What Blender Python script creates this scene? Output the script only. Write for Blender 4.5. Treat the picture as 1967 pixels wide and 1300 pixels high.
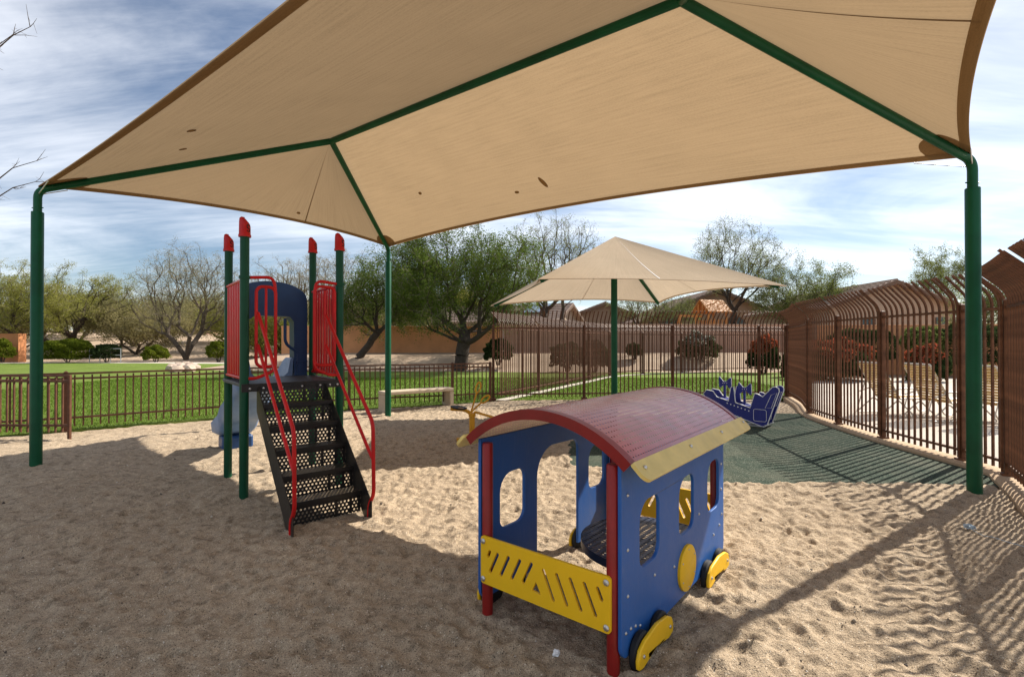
import bpy, bmesh, math, random
import numpy as np
from mathutils import Vector, Matrix
from mathutils.geometry import tessellate_polygon
from math import radians as R, sin, cos, pi, sqrt, atan2, tan

for o in list(bpy.data.objects):
    bpy.data.objects.remove(o)
SC = bpy.context.scene
COL = SC.collection

# ------------------------------------------------------------------ camera
EYE, F, HOR = 1.52, 958.0, 657.0            # eye height, focal length in photo pixels, horizon row
cam_d = bpy.data.cameras.new('camera'); cam = bpy.data.objects.new('camera', cam_d); COL.objects.link(cam)
cam_d.sensor_width = 36.0; cam_d.lens = F / 1967 * 36; cam_d.clip_start = .05; cam_d.clip_end = 2000
cam.location = (0, 0, EYE); cam.rotation_euler = (R(90) + math.atan((HOR - 650) / F), 0, 0)
SC.camera = cam

# ------------------------------------------------------------------ world, sun, exposure
SUN_AZ, SUN_EL = atan2(.563, .826), R(40)     # the sun stands ahead and to the right
world = bpy.data.worlds.new('World'); SC.world = world; world.use_nodes = True
def build_world():
    nt = world.node_tree; N = nt.nodes; L = nt.links; N.clear()
    out = N.new('ShaderNodeOutputWorld'); bg = N.new('ShaderNodeBackground'); bg.inputs[1].default_value = .066
    sky = N.new('ShaderNodeTexSky'); sky.sky_type = 'NISHITA'; sky.sun_disc = False
    sky.sun_elevation = SUN_EL; sky.sun_rotation = pi / 2 - SUN_AZ; sky.altitude = 800; sky.dust_density = .8; sky.ozone_density = 1.6
    tc = N.new('ShaderNodeTexCoord'); sep = N.new('ShaderNodeSeparateXYZ'); L.new(tc.outputs['Generated'], sep.inputs[0])
    def math_(op, a, b=None, clamp=False):
        m = N.new('ShaderNodeMath'); m.operation = op; m.use_clamp = clamp
        for i, v in enumerate((a, b)):
            if v is None: continue
            if isinstance(v, (int, float)): m.inputs[i].default_value = v
            else: L.new(v, m.inputs[i])
        return m.outputs[0]
    z = math_('ADD', math_('MAXIMUM', sep.outputs[2], 0.0), .16)
    cx = math_('DIVIDE', sep.outputs[0], z); cy = math_('DIVIDE', sep.outputs[1], z)
    cb = N.new('ShaderNodeCombineXYZ'); L.new(cx, cb.inputs[0]); L.new(cy, cb.inputs[1])
    def noise(rot, scl, s, det, rough, dist):
        mp = N.new('ShaderNodeMapping'); mp.inputs['Rotation'].default_value = (0, 0, R(rot)); mp.inputs['Scale'].default_value = scl
        L.new(cb.outputs[0], mp.inputs[0])
        n = N.new('ShaderNodeTexNoise'); n.inputs['Scale'].default_value = s; n.inputs['Detail'].default_value = det
        n.inputs['Roughness'].default_value = rough; n.inputs['Distortion'].default_value = dist
        L.new(mp.outputs[0], n.inputs['Vector']); return n.outputs[0]
    a = noise(24, (.55, 1.25, 1), 1.15, 8, .58, .7)
    b = noise(10, (.8, 1.0, 1), .55, 5, .55, .2)
    c = noise(32, (.35, 2.6, 1), 3.2, 8, .66, .6)
    s = math_('ADD', math_('ADD', math_('MULTIPLY', a, .58), math_('MULTIPLY', b, .42)), math_('MULTIPLY', c, .15))
    mr = N.new('ShaderNodeMapRange'); mr.interpolation_type = 'SMOOTHSTEP'
    mr.inputs['From Min'].default_value = .44; mr.inputs['From Max'].default_value = .72; L.new(s, mr.inputs['Value'])
    cov = math_('MULTIPLY', mr.outputs[0], .95)
    mix = N.new('ShaderNodeMix'); mix.data_type = 'RGBA'; L.new(cov, mix.inputs['Factor']); L.new(sky.outputs[0], mix.inputs[6])
    # cloud brightness follows the sky behind it: sunlit cirrus
    scl = N.new('ShaderNodeMix'); scl.data_type = 'RGBA'; scl.inputs['Factor'].default_value = .55
    L.new(sky.outputs[0], scl.inputs[6]); scl.inputs[7].default_value = (14.5, 14.6, 14.9, 1)
    L.new(scl.outputs[2], mix.inputs[7])
    L.new(mix.outputs[2], bg.inputs[0]); L.new(bg.outputs[0], out.inputs[0])
build_world()
sun_d = bpy.data.lights.new('sun', 'SUN'); sun_d.energy = 5.0; sun_d.angle = R(.53); sun_d.color = (1, .93, .82)
sun = bpy.data.objects.new('sun', sun_d); COL.objects.link(sun)
sd = Vector((cos(SUN_AZ) * cos(SUN_EL), sin(SUN_AZ) * cos(SUN_EL), sin(SUN_EL)))
sun.rotation_euler = (-sd).to_track_quat('-Z', 'Y').to_euler()
sun.location = (8, 6, 12)
VS = SC.view_settings; VS.view_transform = 'Standard'; VS.look = 'None'; VS.exposure = .86; VS.gamma = 1; VS.use_curve_mapping = False
SC.render.engine = 'CYCLES'; SC.cycles.max_bounces = 8; SC.cycles.transparent_max_bounces = 24; SC.cycles.use_denoising = True

# ------------------------------------------------------------------ helpers
rnd = random.Random(7)
def G(px, py, z=0.0):
    Y = F * (EYE - z) / (py - HOR); return Vector(((px - 983.5) * Y / F, Y, z))
def V(px, py, Y):
    return Vector(((px - 983.5) * Y / F, Y, EYE - (py - HOR) * Y / F))

class MB:
    def __init__(s): s.v = []; s.f = []; s.uv = None
    def add(s, vs, fs):
        o = len(s.v); s.v += [tuple(p) for p in vs]; s.f += [tuple(i + o for i in f) for f in fs]; return o
    def box(s, x0, x1, y0, y1, z0, z1, M=None):
        p = [Vector((x, y, z)) for z in (z0, z1) for y in (y0, y1) for x in (x0, x1)]
        if M is not None: p = [M @ q for q in p]
        s.add(p, [(0, 2, 3, 1), (4, 5, 7, 6), (0, 1, 5, 4), (2, 6, 7, 3), (0, 4, 6, 2), (1, 3, 7, 5)])
    def tube(s, path, r, n=10, closed=False, caps=True, square=False):
        P = [Vector(p) for p in path]; m = len(P)
        rr = r if isinstance(r, (list, tuple)) else [r] * m
        T = []
        for i in range(m):
            a = P[(i - 1) % m] if (closed or i) else P[i]; b = P[(i + 1) % m] if (closed or i < m - 1) else P[i]
            T.append((b - a).normalized())
        up = Vector((0, 0, 1)) if abs(T[0].z) < .9 else Vector((0, 1, 0))
        nrm = (up - T[0] * up.dot(T[0])).normalized()
        rings = []
        for i in range(m):
            nrm = (nrm - T[i] * nrm.dot(T[i])).normalized(); bn = T[i].cross(nrm)
            k = sqrt(2) if square else 1
            rings.append([P[i] + (nrm * cos(2 * pi * (j + (.5 if square else 0)) / n) + bn * sin(2 * pi * (j + (.5 if square else 0)) / n)) * rr[i] * k for j in range(n)])
        vs = [p for ring in rings for p in ring]; fs = []
        for i in range(m if closed else m - 1):
            k = (i + 1) % m
            for j in range(n): fs.append((i * n + j, i * n + (j + 1) % n, k * n + (j + 1) % n, k * n + j))
        if caps and not closed: fs += [tuple(range(n))[::-1], tuple((m - 1) * n + j for j in range(n))]
        s.add(vs, fs)
    def lathe(s, prof, n=16, M=None):
        vs = []; fs = []
        for r, z in prof:
            for j in range(n):
                p = Vector((r * cos(2 * pi * j / n), r * sin(2 * pi * j / n), z)); vs.append(M @ p if M is not None else p)
        for i in range(len(prof) - 1):
            for j in range(n): fs.append((i * n + j, i * n + (j + 1) % n, (i + 1) * n + (j + 1) % n, (i + 1) * n + j))
        if prof[0][0] > 1e-5: fs.append(tuple(range(n))[::-1])
        if prof[-1][0] > 1e-5: fs.append(tuple((len(prof) - 1) * n + j for j in range(n)))
        s.add(vs, fs)
    def plate(s, loops, t, M):
        """polygon with holes (2D loops, first is the outline) of thickness t; M maps (a, b, depth) to 3D"""
        L3 = [[Vector((a, b, 0)) for a, b in lp] for lp in loops]
        tri = tessellate_polygon(L3); flat = [p for lp in L3 for p in lp]; n = len(flat)
        vs = [M @ p for p in flat] + [M @ Vector((p.x, p.y, t)) for p in flat]
        fs = []
        for a, b, c in tri:
            u, v = flat[b] - flat[a], flat[c] - flat[a]
            if u.x * v.y - u.y * v.x < 0: b, c = c, b
            fs.append((a, c, b)); fs.append((a + n, b + n, c + n))
        o = 0
        for lp in L3:
            m = len(lp); area = sum(lp[i].x * lp[(i + 1) % m].y - lp[(i + 1) % m].x * lp[i].y for i in range(m))
            hole = lp is not L3[0]
            for i in range(m):
                k = (i + 1) % m
                q = (o + i, o + k, o + k + n, o + i + n)
                fs.append(q if (area > 0) != hole else q[::-1])
            o += m
        s.add(vs, fs)
    def grid(s, fn, nu, nv, uvfn=None):
        vs = [fn(i / nu, j / nv) for j in range(nv + 1) for i in range(nu + 1)]
        fs = [(j * (nu + 1) + i, j * (nu + 1) + i + 1, (j + 1) * (nu + 1) + i + 1, (j + 1) * (nu + 1) + i) for j in range(nv) for i in range(nu)]
        s.add(vs, fs)
        if uvfn: s.uv = (s.uv or []) + [uvfn(i / nu, j / nv) for j in range(nv + 1) for i in range(nu + 1)]

def link(name, me, mat, parent=None):
    o = bpy.data.objects.new(name, me); COL.objects.link(o)
    if mat is not None and not me.materials: me.materials.append(mat)
    if parent is not None: o.parent = parent
    return o
def obj(name, mb, mat, parent=None, smooth=35, bevel=0, seg=2, solid=0):
    me = bpy.data.meshes.new(name); me.from_pydata([tuple(v) for v in mb.v], [], mb.f)
    if mb.uv:
        uvl = me.uv_layers.new(name='UVMap'); li = np.zeros(len(me.loops), dtype=np.int32); me.loops.foreach_get('vertex_index', li)
        uvl.data.foreach_set('uv', np.array(mb.uv, dtype=np.float32)[li].ravel())
    me.validate(); me.update()
    if smooth:
        me.polygons.foreach_set('use_smooth', [True] * len(me.polygons)); me.set_sharp_from_angle(angle=R(smooth))
    o = link(name, me, mat, parent)
    if solid:
        m = o.modifiers.new('solid', 'SOLIDIFY'); m.thickness = solid; m.offset = 0
    if bevel:
        m = o.modifiers.new('bevel', 'BEVEL'); m.width = bevel; m.segments = seg; m.limit_method = 'ANGLE'; m.angle_limit = R(40)
    return o
def npmesh(name, V_, Fq, mat, parent=None, smooth=False):
    """numpy mesh: V_ (n,3), Fq (m,3 or 4)"""
    me = bpy.data.meshes.new(name); n, m, k = len(V_), len(Fq), Fq.shape[1]
    me.vertices.add(n); me.vertices.foreach_set('co', np.asarray(V_, dtype=np.float32).ravel())
    me.loops.add(m * k); me.loops.foreach_set('vertex_index', np.asarray(Fq, dtype=np.int32).ravel())
    me.polygons.add(m); me.polygons.foreach_set('loop_start', np.arange(0, m * k, k, dtype=np.int32))
    me.update(calc_edges=True)
    if smooth: me.polygons.foreach_set('use_smooth', np.ones(m, dtype=bool))
    return link(name, me, mat, parent)
def empty(name, loc, rz=0.0, label=None, cat=None, group=None):
    o = bpy.data.objects.new(name, None); COL.objects.link(o); o.location = loc; o.rotation_euler = (0, 0, rz); o.empty_display_size = .2
    if label: tag(o, label, cat, group)
    return o
def tag(o, label=None, cat=None, group=None, kind=None):
    if label: o['label'] = label
    if cat: o['category'] = cat
    if group: o['group'] = group
    if kind: o['kind'] = kind
    return o
def inst(name, src, parent, loc=(0, 0, 0), rz=0.0, rot=None):
    o = bpy.data.objects.new(name, src.data if hasattr(src, 'data') else src); COL.objects.link(o); o.parent = parent
    o.location = loc; o.rotation_euler = rot if rot is not None else (0, 0, rz)
    return o
def arc(c, r, a0, a1, n):
    return [(c[0] + r * cos(R(a0 + (a1 - a0) * i / n)), c[1] + r * sin(R(a0 + (a1 - a0) * i / n))) for i in range(n + 1)]
def rrect(x0, x1, y0, y1, r, n=5):
    r = r if isinstance(r, (list, tuple)) else [r] * 4     # corner radii: lower left, lower right, upper right, upper left
    return (arc((x0 + r[0], y0 + r[0]), r[0], 180, 270, n) + arc((x1 - r[1], y0 + r[1]), r[1], 270, 360, n)
            + arc((x1 - r[2], y1 - r[2]), r[2], 0, 90, n) + arc((x0 + r[3], y1 - r[3]), r[3], 90, 180, n))
def frame(o, a, b, c=None):
    """matrix taking (u, v, w) to o + u a + v b + w (a x b)"""
    a, b = Vector(a), Vector(b); c = Vector(c) if c is not None else a.cross(b)
    m = Matrix.Identity(4)
    for i in range(3): m[i][0] = a[i]; m[i][1] = b[i]; m[i][2] = c[i]; m[i][3] = o[i]
    return m
def catmull(pts, per=8):
    P = [Vector(p) for p in pts]; out = []
    for i in range(len(P) - 1):
        p0, p1, p2, p3 = P[max(i - 1, 0)], P[i], P[i + 1], P[min(i + 2, len(P) - 1)]
        for k in range(per):
            t = k / per
            out.append(.5 * ((2 * p1) + (p2 - p0) * t + (2 * p0 - 5 * p1 + 4 * p2 - p3) * t * t + (3 * p1 - p0 - 3 * p2 + p3) * t ** 3))
    return out + [P[-1]]
def resample(pts, step):
    P = [Vector(p) for p in pts]; d = [0]
    for i in range(1, len(P)): d.append(d[-1] + (P[i] - P[i - 1]).length)
    n = max(1, round(d[-1] / step)); out = []
    k = 0
    for i in range(n + 1):
        s = d[-1] * i / n
        while k < len(P) - 2 and d[k + 1] < s: k += 1
        t = (s - d[k]) / max(1e-9, d[k + 1] - d[k]); out.append(P[k].lerp(P[k + 1], min(1, max(0, t))))
    return out
def fillet(pts, r, n=5):
    """round the corners of a 3D path"""
    P = [Vector(p) for p in pts]; out = [P[0]]
    for i in range(1, len(P) - 1):
        a, b, c = P[i - 1], P[i], P[i + 1]; u = (a - b); w = (c - b); k = min(r, u.length * .48, w.length * .48)
        p, q = b + u.normalized() * k, b + w.normalized() * k
        for j in range(n + 1):
            t = j / n; out.append(p * (1 - t) ** 2 + b * 2 * t * (1 - t) + q * t * t)
    return out + [P[-1]]

# ------------------------------------------------------------------ materials
class NT:
    def __init__(s, name):
        s.m = bpy.data.materials.new(name); s.m.use_nodes = True; s.t = s.m.node_tree; s.N = s.t.nodes; s.L = s.t.links
        s.p = s.N['Principled BSDF']; s.out = s.N['Material Output']
    def new(s, t, **k):
        n = s.N.new(t)
        for a, v in k.items(): setattr(n, a, v)
        return n
    def set(s, sock, v):
        if isinstance(v, bpy.types.NodeSocket): s.L.new(v, sock)
        elif isinstance(v, (tuple, list)) and len(v) == 3 and sock.type == 'RGBA': sock.default_value = (*v, 1)
        else: sock.default_value = v
    def math(s, op, a, b=None, c=None, clamp=False):
        n = s.new('ShaderNodeMath', operation=op, use_clamp=clamp)
        for i, v in enumerate((a, b, c)):
            if v is not None: s.set(n.inputs[i], v)
        return n.outputs[0]
    def co(s, kind='Object'): return s.new('ShaderNodeTexCoord').outputs[kind]
    def mapping(s, v, scale=(1, 1, 1), rot=(0, 0, 0)):
        n = s.new('ShaderNodeMapping'); s.set(n.inputs[0], v); n.inputs['Scale'].default_value = scale; n.inputs['Rotation'].default_value = rot; return n.outputs[0]
    def noise(s, v, scale, det=4, rough=.55, dist=0):
        n = s.new('ShaderNodeTexNoise'); s.set(n.inputs['Vector'], v); n.inputs['Scale'].default_value = scale
        n.inputs['Detail'].default_value = det; n.inputs['Roughness'].default_value = rough; n.inputs['Distortion'].default_value = dist
        return n.outputs[0]
    def ramp(s, f, stops):
        n = s.new('ShaderNodeValToRGB'); s.set(n.inputs[0], f); e = n.color_ramp.elements
        while len(e) < len(stops): e.new(.5)
        for i, (p, c) in enumerate(stops): e[i].position = p; e[i].color = (*c, 1)
        return n.outputs[0]
    def mix(s, f, a, b, mode='MIX'):
        n = s.new('ShaderNodeMix', data_type='RGBA', blend_type=mode); s.set(n.inputs['Factor'], f); s.set(n.inputs[6], a); s.set(n.inputs[7], b); return n.outputs[2]
    def bump(s, h, strength, dist, nrm=None):
        n = s.new('ShaderNodeBump'); s.set(n.inputs['Height'], h); n.inputs['Strength'].default_value = strength; n.inputs['Distance'].default_value = dist
        if nrm is not None: s.L.new(nrm, n.inputs['Normal'])
        return n.outputs[0]
def mul(c, k): return tuple(min(1, max(0, x * k)) for x in c)
def M_(name, col, rough=.5, var=.12, scale=6, bump=.0, bscale=80, bdist=.002, spec=.35, metal=0, col2=None, coat=0):
    t = NT(name); v = t.co(); n = t.noise(v, scale, 6, .6)
    c = t.ramp(n, [(.3, mul(col, 1 - var)), (.7, col2 if col2 else mul(col, 1 + var))])
    t.set(t.p.inputs['Base Color'], c)
    r2 = t.noise(v, scale * 2.3, 5, .6)
    t.set(t.p.inputs['Roughness'], t.math('ADD', t.math('MULTIPLY', r2, .16), rough - .08))
    t.p.inputs['Specular IOR Level'].default_value = spec; t.p.inputs['Metallic'].default_value = metal
    if coat: t.p.inputs['Coat Weight'].default_value = coat; t.p.inputs['Coat Roughness'].default_value = .12
    if bump: t.set(t.p.inputs['Normal'], t.bump(t.noise(v, bscale, 5, .6), bump, bdist))
    return t.m
def board_mat(name, col, rough=.42, fade=.5, dust=(.42, .34, .25)):
    t = NT(name); v = t.co(); n1 = t.noise(v, 2.2, 6, .65); n2 = t.noise(t.mapping(v, (30, 30, 2.5)), 3.0, 4, .7); n3 = t.noise(t.mapping(v, (3, 60, 60), (.3, .2, .5)), 4.0, 3, .7)
    c = t.ramp(n1, [(.25, mul(col, .86)), (.55, col), (.8, tuple(x * .8 + .2 * .45 * fade for x in col))])
    scr = t.math('MULTIPLY', t.math('GREATER_THAN', n3, .69), .35); c = t.mix(scr, c, tuple(min(1, x * 1.5 + .08) for x in col))
    gr = t.ramp(n2, [(.56, (0, 0, 0)), (.82, (.13, .13, .13))]); c = t.mix(gr, c, dust)
    t.set(t.p.inputs['Base Color'], c); t.set(t.p.inputs['Roughness'], t.math('ADD', t.math('MULTIPLY', t.noise(v, 9, 5, .7), .3), rough - .12)); t.p.inputs['Specular IOR Level'].default_value = .4
    t.set(t.p.inputs['Normal'], t.bump(t.noise(v, 240, 3), .12, .0006)); return t.m
def leaf_mat(name, col, col2, trans=.35):
    t = NT(name); g = t.new('ShaderNodeNewGeometry'); n = t.noise(t.co(), .9, 3)
    f = t.math('ADD', t.math('MULTIPLY', g.outputs['Random Per Island'], .6), t.math('MULTIPLY', n, .5), clamp=True)
    c = t.mix(f, col, col2)
    d = t.new('ShaderNodeBsdfDiffuse'); tr = t.new('ShaderNodeBsdfTranslucent'); mx = t.new('ShaderNodeMixShader')
    t.L.new(c, d.inputs[0]); t.L.new(c, tr.inputs[0]); mx.inputs[0].default_value = trans
    t.L.new(d.outputs[0], mx.inputs[1]); t.L.new(tr.outputs[0], mx.inputs[2]); t.L.new(mx.outputs[0], t.out.inputs[0]); return t.m

def sand_mat():
    t = NT('play_sand'); v = t.co()
    big = t.noise(v, .8, 4); grain = t.noise(v, 170, 4, .8); mid = t.noise(v, 38, 5, .65); peb = t.new('ShaderNodeTexVoronoi'); t.set(peb.inputs['Vector'], v); peb.inputs['Scale'].default_value = 120
    c = t.ramp(t.math('ADD', t.math('MULTIPLY', big, .35), t.math('MULTIPLY', mid, .65)), [(.3, (.345, .270, .190)), (.7, (.53, .43, .315))])
    c = t.mix(.85, c, t.ramp(grain, [(.34, (.16, .145, .13)), (.48, (.84, .82, .80)), (.66, (1.42, 1.40, 1.36))]), 'MULTIPLY')
    c = t.mix(.8, c, t.ramp(t.noise(v, 11, 7, .72), [(.36, (.50, .48, .46)), (.5, (.97, .96, .95)), (.66, (1.20, 1.19, 1.17))]), 'MULTIPLY')
    dk = t.new('ShaderNodeTexVoronoi'); t.set(dk.inputs['Vector'], v); dk.inputs['Scale'].default_value = 75
    spk = t.math('LESS_THAN', dk.outputs['Distance'], .24)
    rr = t.new('ShaderNodeSeparateColor'); t.L.new(dk.outputs['Color'], rr.inputs[0])
    c = t.mix(t.math('MULTIPLY', spk, t.math('GREATER_THAN', rr.outputs[0], .45)), c, t.mix(t.math('GREATER_THAN', rr.outputs[1], .66), (.10, .075, .055), (.66, .58, .47)))
    t.set(t.p.inputs['Base Color'], c); t.p.inputs['Roughness'].default_value = .95; t.p.inputs['Specular IOR Level'].default_value = .15
    b1 = t.bump(mid, .8, .02); b2 = t.bump(peb.outputs['Distance'], .6, .006, b1)
    t.set(t.p.inputs['Normal'], t.bump(grain, .8, .004, b2)); return t.m
def rubber_mat():
    t = NT('speckled_rubber'); v = t.co(); n = t.new('ShaderNodeTexVoronoi'); t.set(n.inputs['Vector'], v); n.inputs['Scale'].default_value = 120
    s = t.new('ShaderNodeSeparateColor'); t.L.new(n.outputs['Color'], s.inputs[0])
    c = t.ramp(s.outputs[0], [(.0, (.010, .019, .013)), (.45, (.026, .044, .032)), (.75, (.055, .076, .057)), (1, (.15, .165, .13))])
    dust = t.ramp(t.noise(v, 1.1, 6, .65), [(.45, (0, 0, 0)), (.8, (.40, .40, .40))])
    c = t.mix(dust, c, (.22, .20, .15)); t.set(t.p.inputs['Base Color'], c); t.p.inputs['Roughness'].default_value = .95; t.p.inputs['Specular IOR Level'].default_value = .08
    t.set(t.p.inputs['Normal'], t.bump(n.outputs['Distance'], .6, .004)); return t.m
def fabric_mat(name, col, trans, streak=1.0):
    t = NT(name); uv = t.co('UV')
    st = t.noise(t.mapping(uv, (.5, 16, 1)), 2.0, 7, .7); fine = t.noise(t.mapping(uv, (34, 120, 1)), 1.0, 3, .7)
    bl = t.noise(t.mapping(uv, (1, 1, 1)), .9, 5, .6)
    f = t.math('ADD', t.math('ADD', t.math('MULTIPLY', st, .5 * streak), t.math('MULTIPLY', fine, .42)), t.math('MULTIPLY', bl, .2))
    c = t.ramp(f, [(.34, mul(col, .70)), (.56, col), (.80, mul(col, 1.22))])
    d = t.new('ShaderNodeBsdfDiffuse'); tr = t.new('ShaderNodeBsdfTranslucent'); mx = t.new('ShaderNodeMixShader')
    t.L.new(c, d.inputs[0]); t.L.new(c, tr.inputs[0]); mx.inputs[0].default_value = trans
    bp = t.bump(fine, .25, .003); t.L.new(bp, d.inputs['Normal'])
    t.L.new(d.outputs[0], mx.inputs[1]); t.L.new(tr.outputs[0], mx.inputs[2]); t.L.new(mx.outputs[0], t.out.inputs[0]); return t.m
def holes(t, u, v, r, hexa=True):
    """mask 1 inside a hole; u, v in hole pitches"""
    def cell(a, b, ky):
        du = t.math('SUBTRACT', t.math('FRACT', a), .5); dv = t.math('MULTIPLY', t.math('SUBTRACT', t.math('FRACT', b), .5), ky)
        return t.math('ADD', t.math('MULTIPLY', du, du), t.math('MULTIPLY', dv, dv))
    if not hexa: return t.math('LESS_THAN', cell(u, v, 1.0), r * r)
    k = sqrt(3); v2 = t.math('DIVIDE', v, k)
    d = t.math('MINIMUM', cell(u, v2, k), cell(t.math('ADD', u, .5), t.math('ADD', v2, .5), k))
    return t.math('LESS_THAN', d, r * r)
def perf_mat(name, col, pitch, r, coord, hexa=True, rough=.35, axes=(0, 1), var=.1, aspect=1.0, edge=None, col2=None, spec=.5):
    t = NT(name); v = t.co(coord); s = t.new('ShaderNodeSeparateXYZ'); t.L.new(v, s.inputs[0])
    h = holes(t, t.math('DIVIDE', s.outputs[axes[0]], pitch * aspect), t.math('DIVIDE', s.outputs[axes[1]], pitch), r, hexa)
    if edge:      # keep holes inside lo..hi of an axis
        for ax, lo, hi in edge:
            h = t.math('MULTIPLY', h, t.math('MULTIPLY', t.math('GREATER_THAN', s.outputs[ax], lo), t.math('LESS_THAN', s.outputs[ax], hi)))
    n = t.noise(t.co(), 5, 6, .65)
    t.set(t.p.inputs['Base Color'], t.ramp(n, [(.3, mul(col, 1 - var)), (.72, col2 or mul(col, 1 + var))]))
    t.set(t.p.inputs['Roughness'], t.math('ADD', t.math('MULTIPLY', t.noise(t.co(), 14, 5), .25), rough - .1)); t.p.inputs['Specular IOR Level'].default_value = spec
    tr = t.new('ShaderNodeBsdfTransparent'); mx = t.new('ShaderNodeMixShader'); t.L.new(h, mx.inputs[0]); t.L.new(t.p.outputs[0], mx.inputs[1]); t.L.new(tr.outputs[0], mx.inputs[2])
    t.L.new(mx.outputs[0], t.out.inputs[0]); return t.m
def lawn_mat():
    t = NT('lawn_turf'); v = t.co()
    n = t.math('ADD', t.math('MULTIPLY', t.noise(t.mapping(v, (.5, 1.2, 1)), 1.2, 6, .65), .6), t.math('MULTIPLY', t.noise(v, 40, 4, .7), .4))
    c = t.ramp(n, [(.3, (.070, .110, .016)), (.52, (.130, .185, .030)), (.72, (.215, .255, .065))])
    t.set(t.p.inputs['Base Color'], c); t.p.inputs['Roughness'].default_value = .9; t.p.inputs['Specular IOR Level'].default_value = .15
    t.set(t.p.inputs['Normal'], t.bump(t.noise(v, 55, 4, .75), .9, .03)); return t.m
def ground_mat(name, c1, c2, c3, sc=3, fine=90):
    t = NT(name); v = t.co(); n = t.math('ADD', t.math('MULTIPLY', t.noise(v, sc * .12, 5, .6), .5), t.math('MULTIPLY', t.noise(v, fine, 4, .75), .5))
    t.set(t.p.inputs['Base Color'], t.ramp(n, [(.32, c1), (.52, c2), (.7, c3)])); t.p.inputs['Roughness'].default_value = .95; t.p.inputs['Specular IOR Level'].default_value = .1
    t.set(t.p.inputs['Normal'], t.bump(t.noise(v, fine, 5, .7), .6, .02)); return t.m

m_sand = sand_mat(); m_rubber = rubber_mat(); m_lawn = lawn_mat()
m_dirt = ground_mat('desert_soil', (.30, .215, .15), (.43, .325, .235), (.55, .44, .33))
m_path = ground_mat('path_concrete', (.40, .35, .31), (.52, .47, .42), (.62, .57, .51), fine=30)
m_deck = ground_mat('pool_deck_concrete', (.42, .37, .31), (.52, .46, .395), (.60, .545, .475), fine=60)
m_kerb = ground_mat('kerb_concrete', (.38, .27, .17), (.50, .37, .25), (.60, .47, .34), fine=70)
m_fabric = fabric_mat('tan_shade_cloth', (.335, .236, .136), .43)
m_fabric2 = fabric_mat('beige_shade_cloth', (.62, .50, .37), .36, .5)
m_hem = fabric_mat('doubled_tan_cloth', (.28, .18, .092), .36)
m_patch = fabric_mat('patch_cloth', (.30, .18, .075), .34)
m_seam = M_('seam_thread', (.20, .12, .06), .8)
m_green = M_('green_painted_steel', (.003, .072, .029), .4, .25, 3, .06, 40, spec=.22)
m_gplay = M_('dark_green_powder_coat', (.003, .058, .026), .4, .2, 4, spec=.22)
m_red = M_('red_powder_coat', (.52, .010, .010), .4, .15, 5, spec=.25)
m_redpl = M_('red_plastic_cap', (.48, .012, .014), .42, .15, 5)
m_rpost = M_('deep_red_paint', (.24, .010, .008), .35, .25, 5)
m_blue = board_mat('blue_board', (.018, .105, .36))
m_slide = M_('blue_slide_plastic', (.12, .23, .44), .42, .2, 3, col2=(.19, .32, .54))
m_hood = M_('dark_blue_plastic', (.018, .06, .17), .40, .2, 3)
m_yellow = board_mat('yellow_board', (.86, .50, .008), fade=.1, dust=(.6, .42, .12))
m_trim = M_('faded_yellow_board', (.70, .53, .17), .48, .14, 6)
m_black = M_('black_rubber', (.012, .012, .013), .6)
m_steps = perf_mat('perforated_black_steel', (.014, .012, .011), .034, .27, 'Object', True, .4, (0, 2))
m_tread = perf_mat('perforated_black_tread', (.018, .016, .014), .034, .27, 'Object', True, .38, (0, 1))
m_blk = M_('black_coated_steel', (.016, .014, .013), .36, .3, 8)
m_deckp = M_('grey_deck_coating', (.05, .053, .06), .5, .25, 8)
m_roof = perf_mat('perforated_red_roof', (.34, .016, .014), .033, .145, 'UV', False, .34, (0, 1), .25, .85, col2=(.44, .035, .03), spec=.5)
_p = m_roof.node_tree.nodes['Principled BSDF']; _p.inputs['Coat Weight'].default_value = .65; _p.inputs['Coat Roughness'].default_value = .26
m_redsol = M_('red_roof_edge', (.20, .008, .008), .33, .2, 6)
m_mesh = perf_mat('blue_black_mesh_seat', (.02, .032, .07), .026, .33, 'Object', False, .35, (0, 1), aspect=1.6)
m_seatrim = M_('blue_black_coating', (.018, .028, .06), .38)
m_steel = M_('zinc_bolt', (.55, .54, .52), .35, .15, 30, metal=.9)
m_rust = M_('rusty_brown_steel', (.105, .046, .024), .6, .35, 9, .2, 120, .001, spec=.2, col2=(.20, .088, .045))
m_rust2 = M_('brown_fence_steel', (.080, .033, .018), .55, .3, 7, .1, 120, .001, spec=.25, col2=(.14, .06, .033))
m_navy = board_mat('navy_board', (.018, .024, .20))
m_white = M_('white_paint', (.78, .78, .78), .5, .05)
m_ydig = M_('yellow_orange_steel', (.62, .30, .015), .42, .15, 8)
m_bench = M_('tan_concrete', (.50, .40, .29), .85, .12, 5, .35, 90, .004)
m_stucco = M_('terracotta_stucco', (.62, .285, .135), .9, .12, 1.5, .4, 60, .006)
m_stucco2 = M_('pink_tan_block', (.42, .27, .19), .9, .14, 1.5, .4, 60, .006)
m_orange = M_('orange_stucco', (.46, .19, .08), .9, .1, 1.5, .4, 60, .006)
m_house = M_('tan_house_stucco', (.38, .30, .225), .9, .08, 1, .3, 50, .006)
m_house2 = M_('brown_house_stucco', (.27, .19, .13), .9, .08, 1, .3, 50, .006)
m_tile = M_('roof_tile', (.30, .22, .175), .85, .25, 3, .4, 12, .03)
m_fascia = M_('brown_fascia', (.14, .09, .06), .7)
m_glass = M_('window_glass', (.05, .08, .09), .08, .2, 2)
m_solar = M_('solar_panel', (.22, .27, .36), .12, .1, 2)
m_cedar = M_('orange_cedar', (.52, .22, .06), .6, .2, 5)
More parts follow.
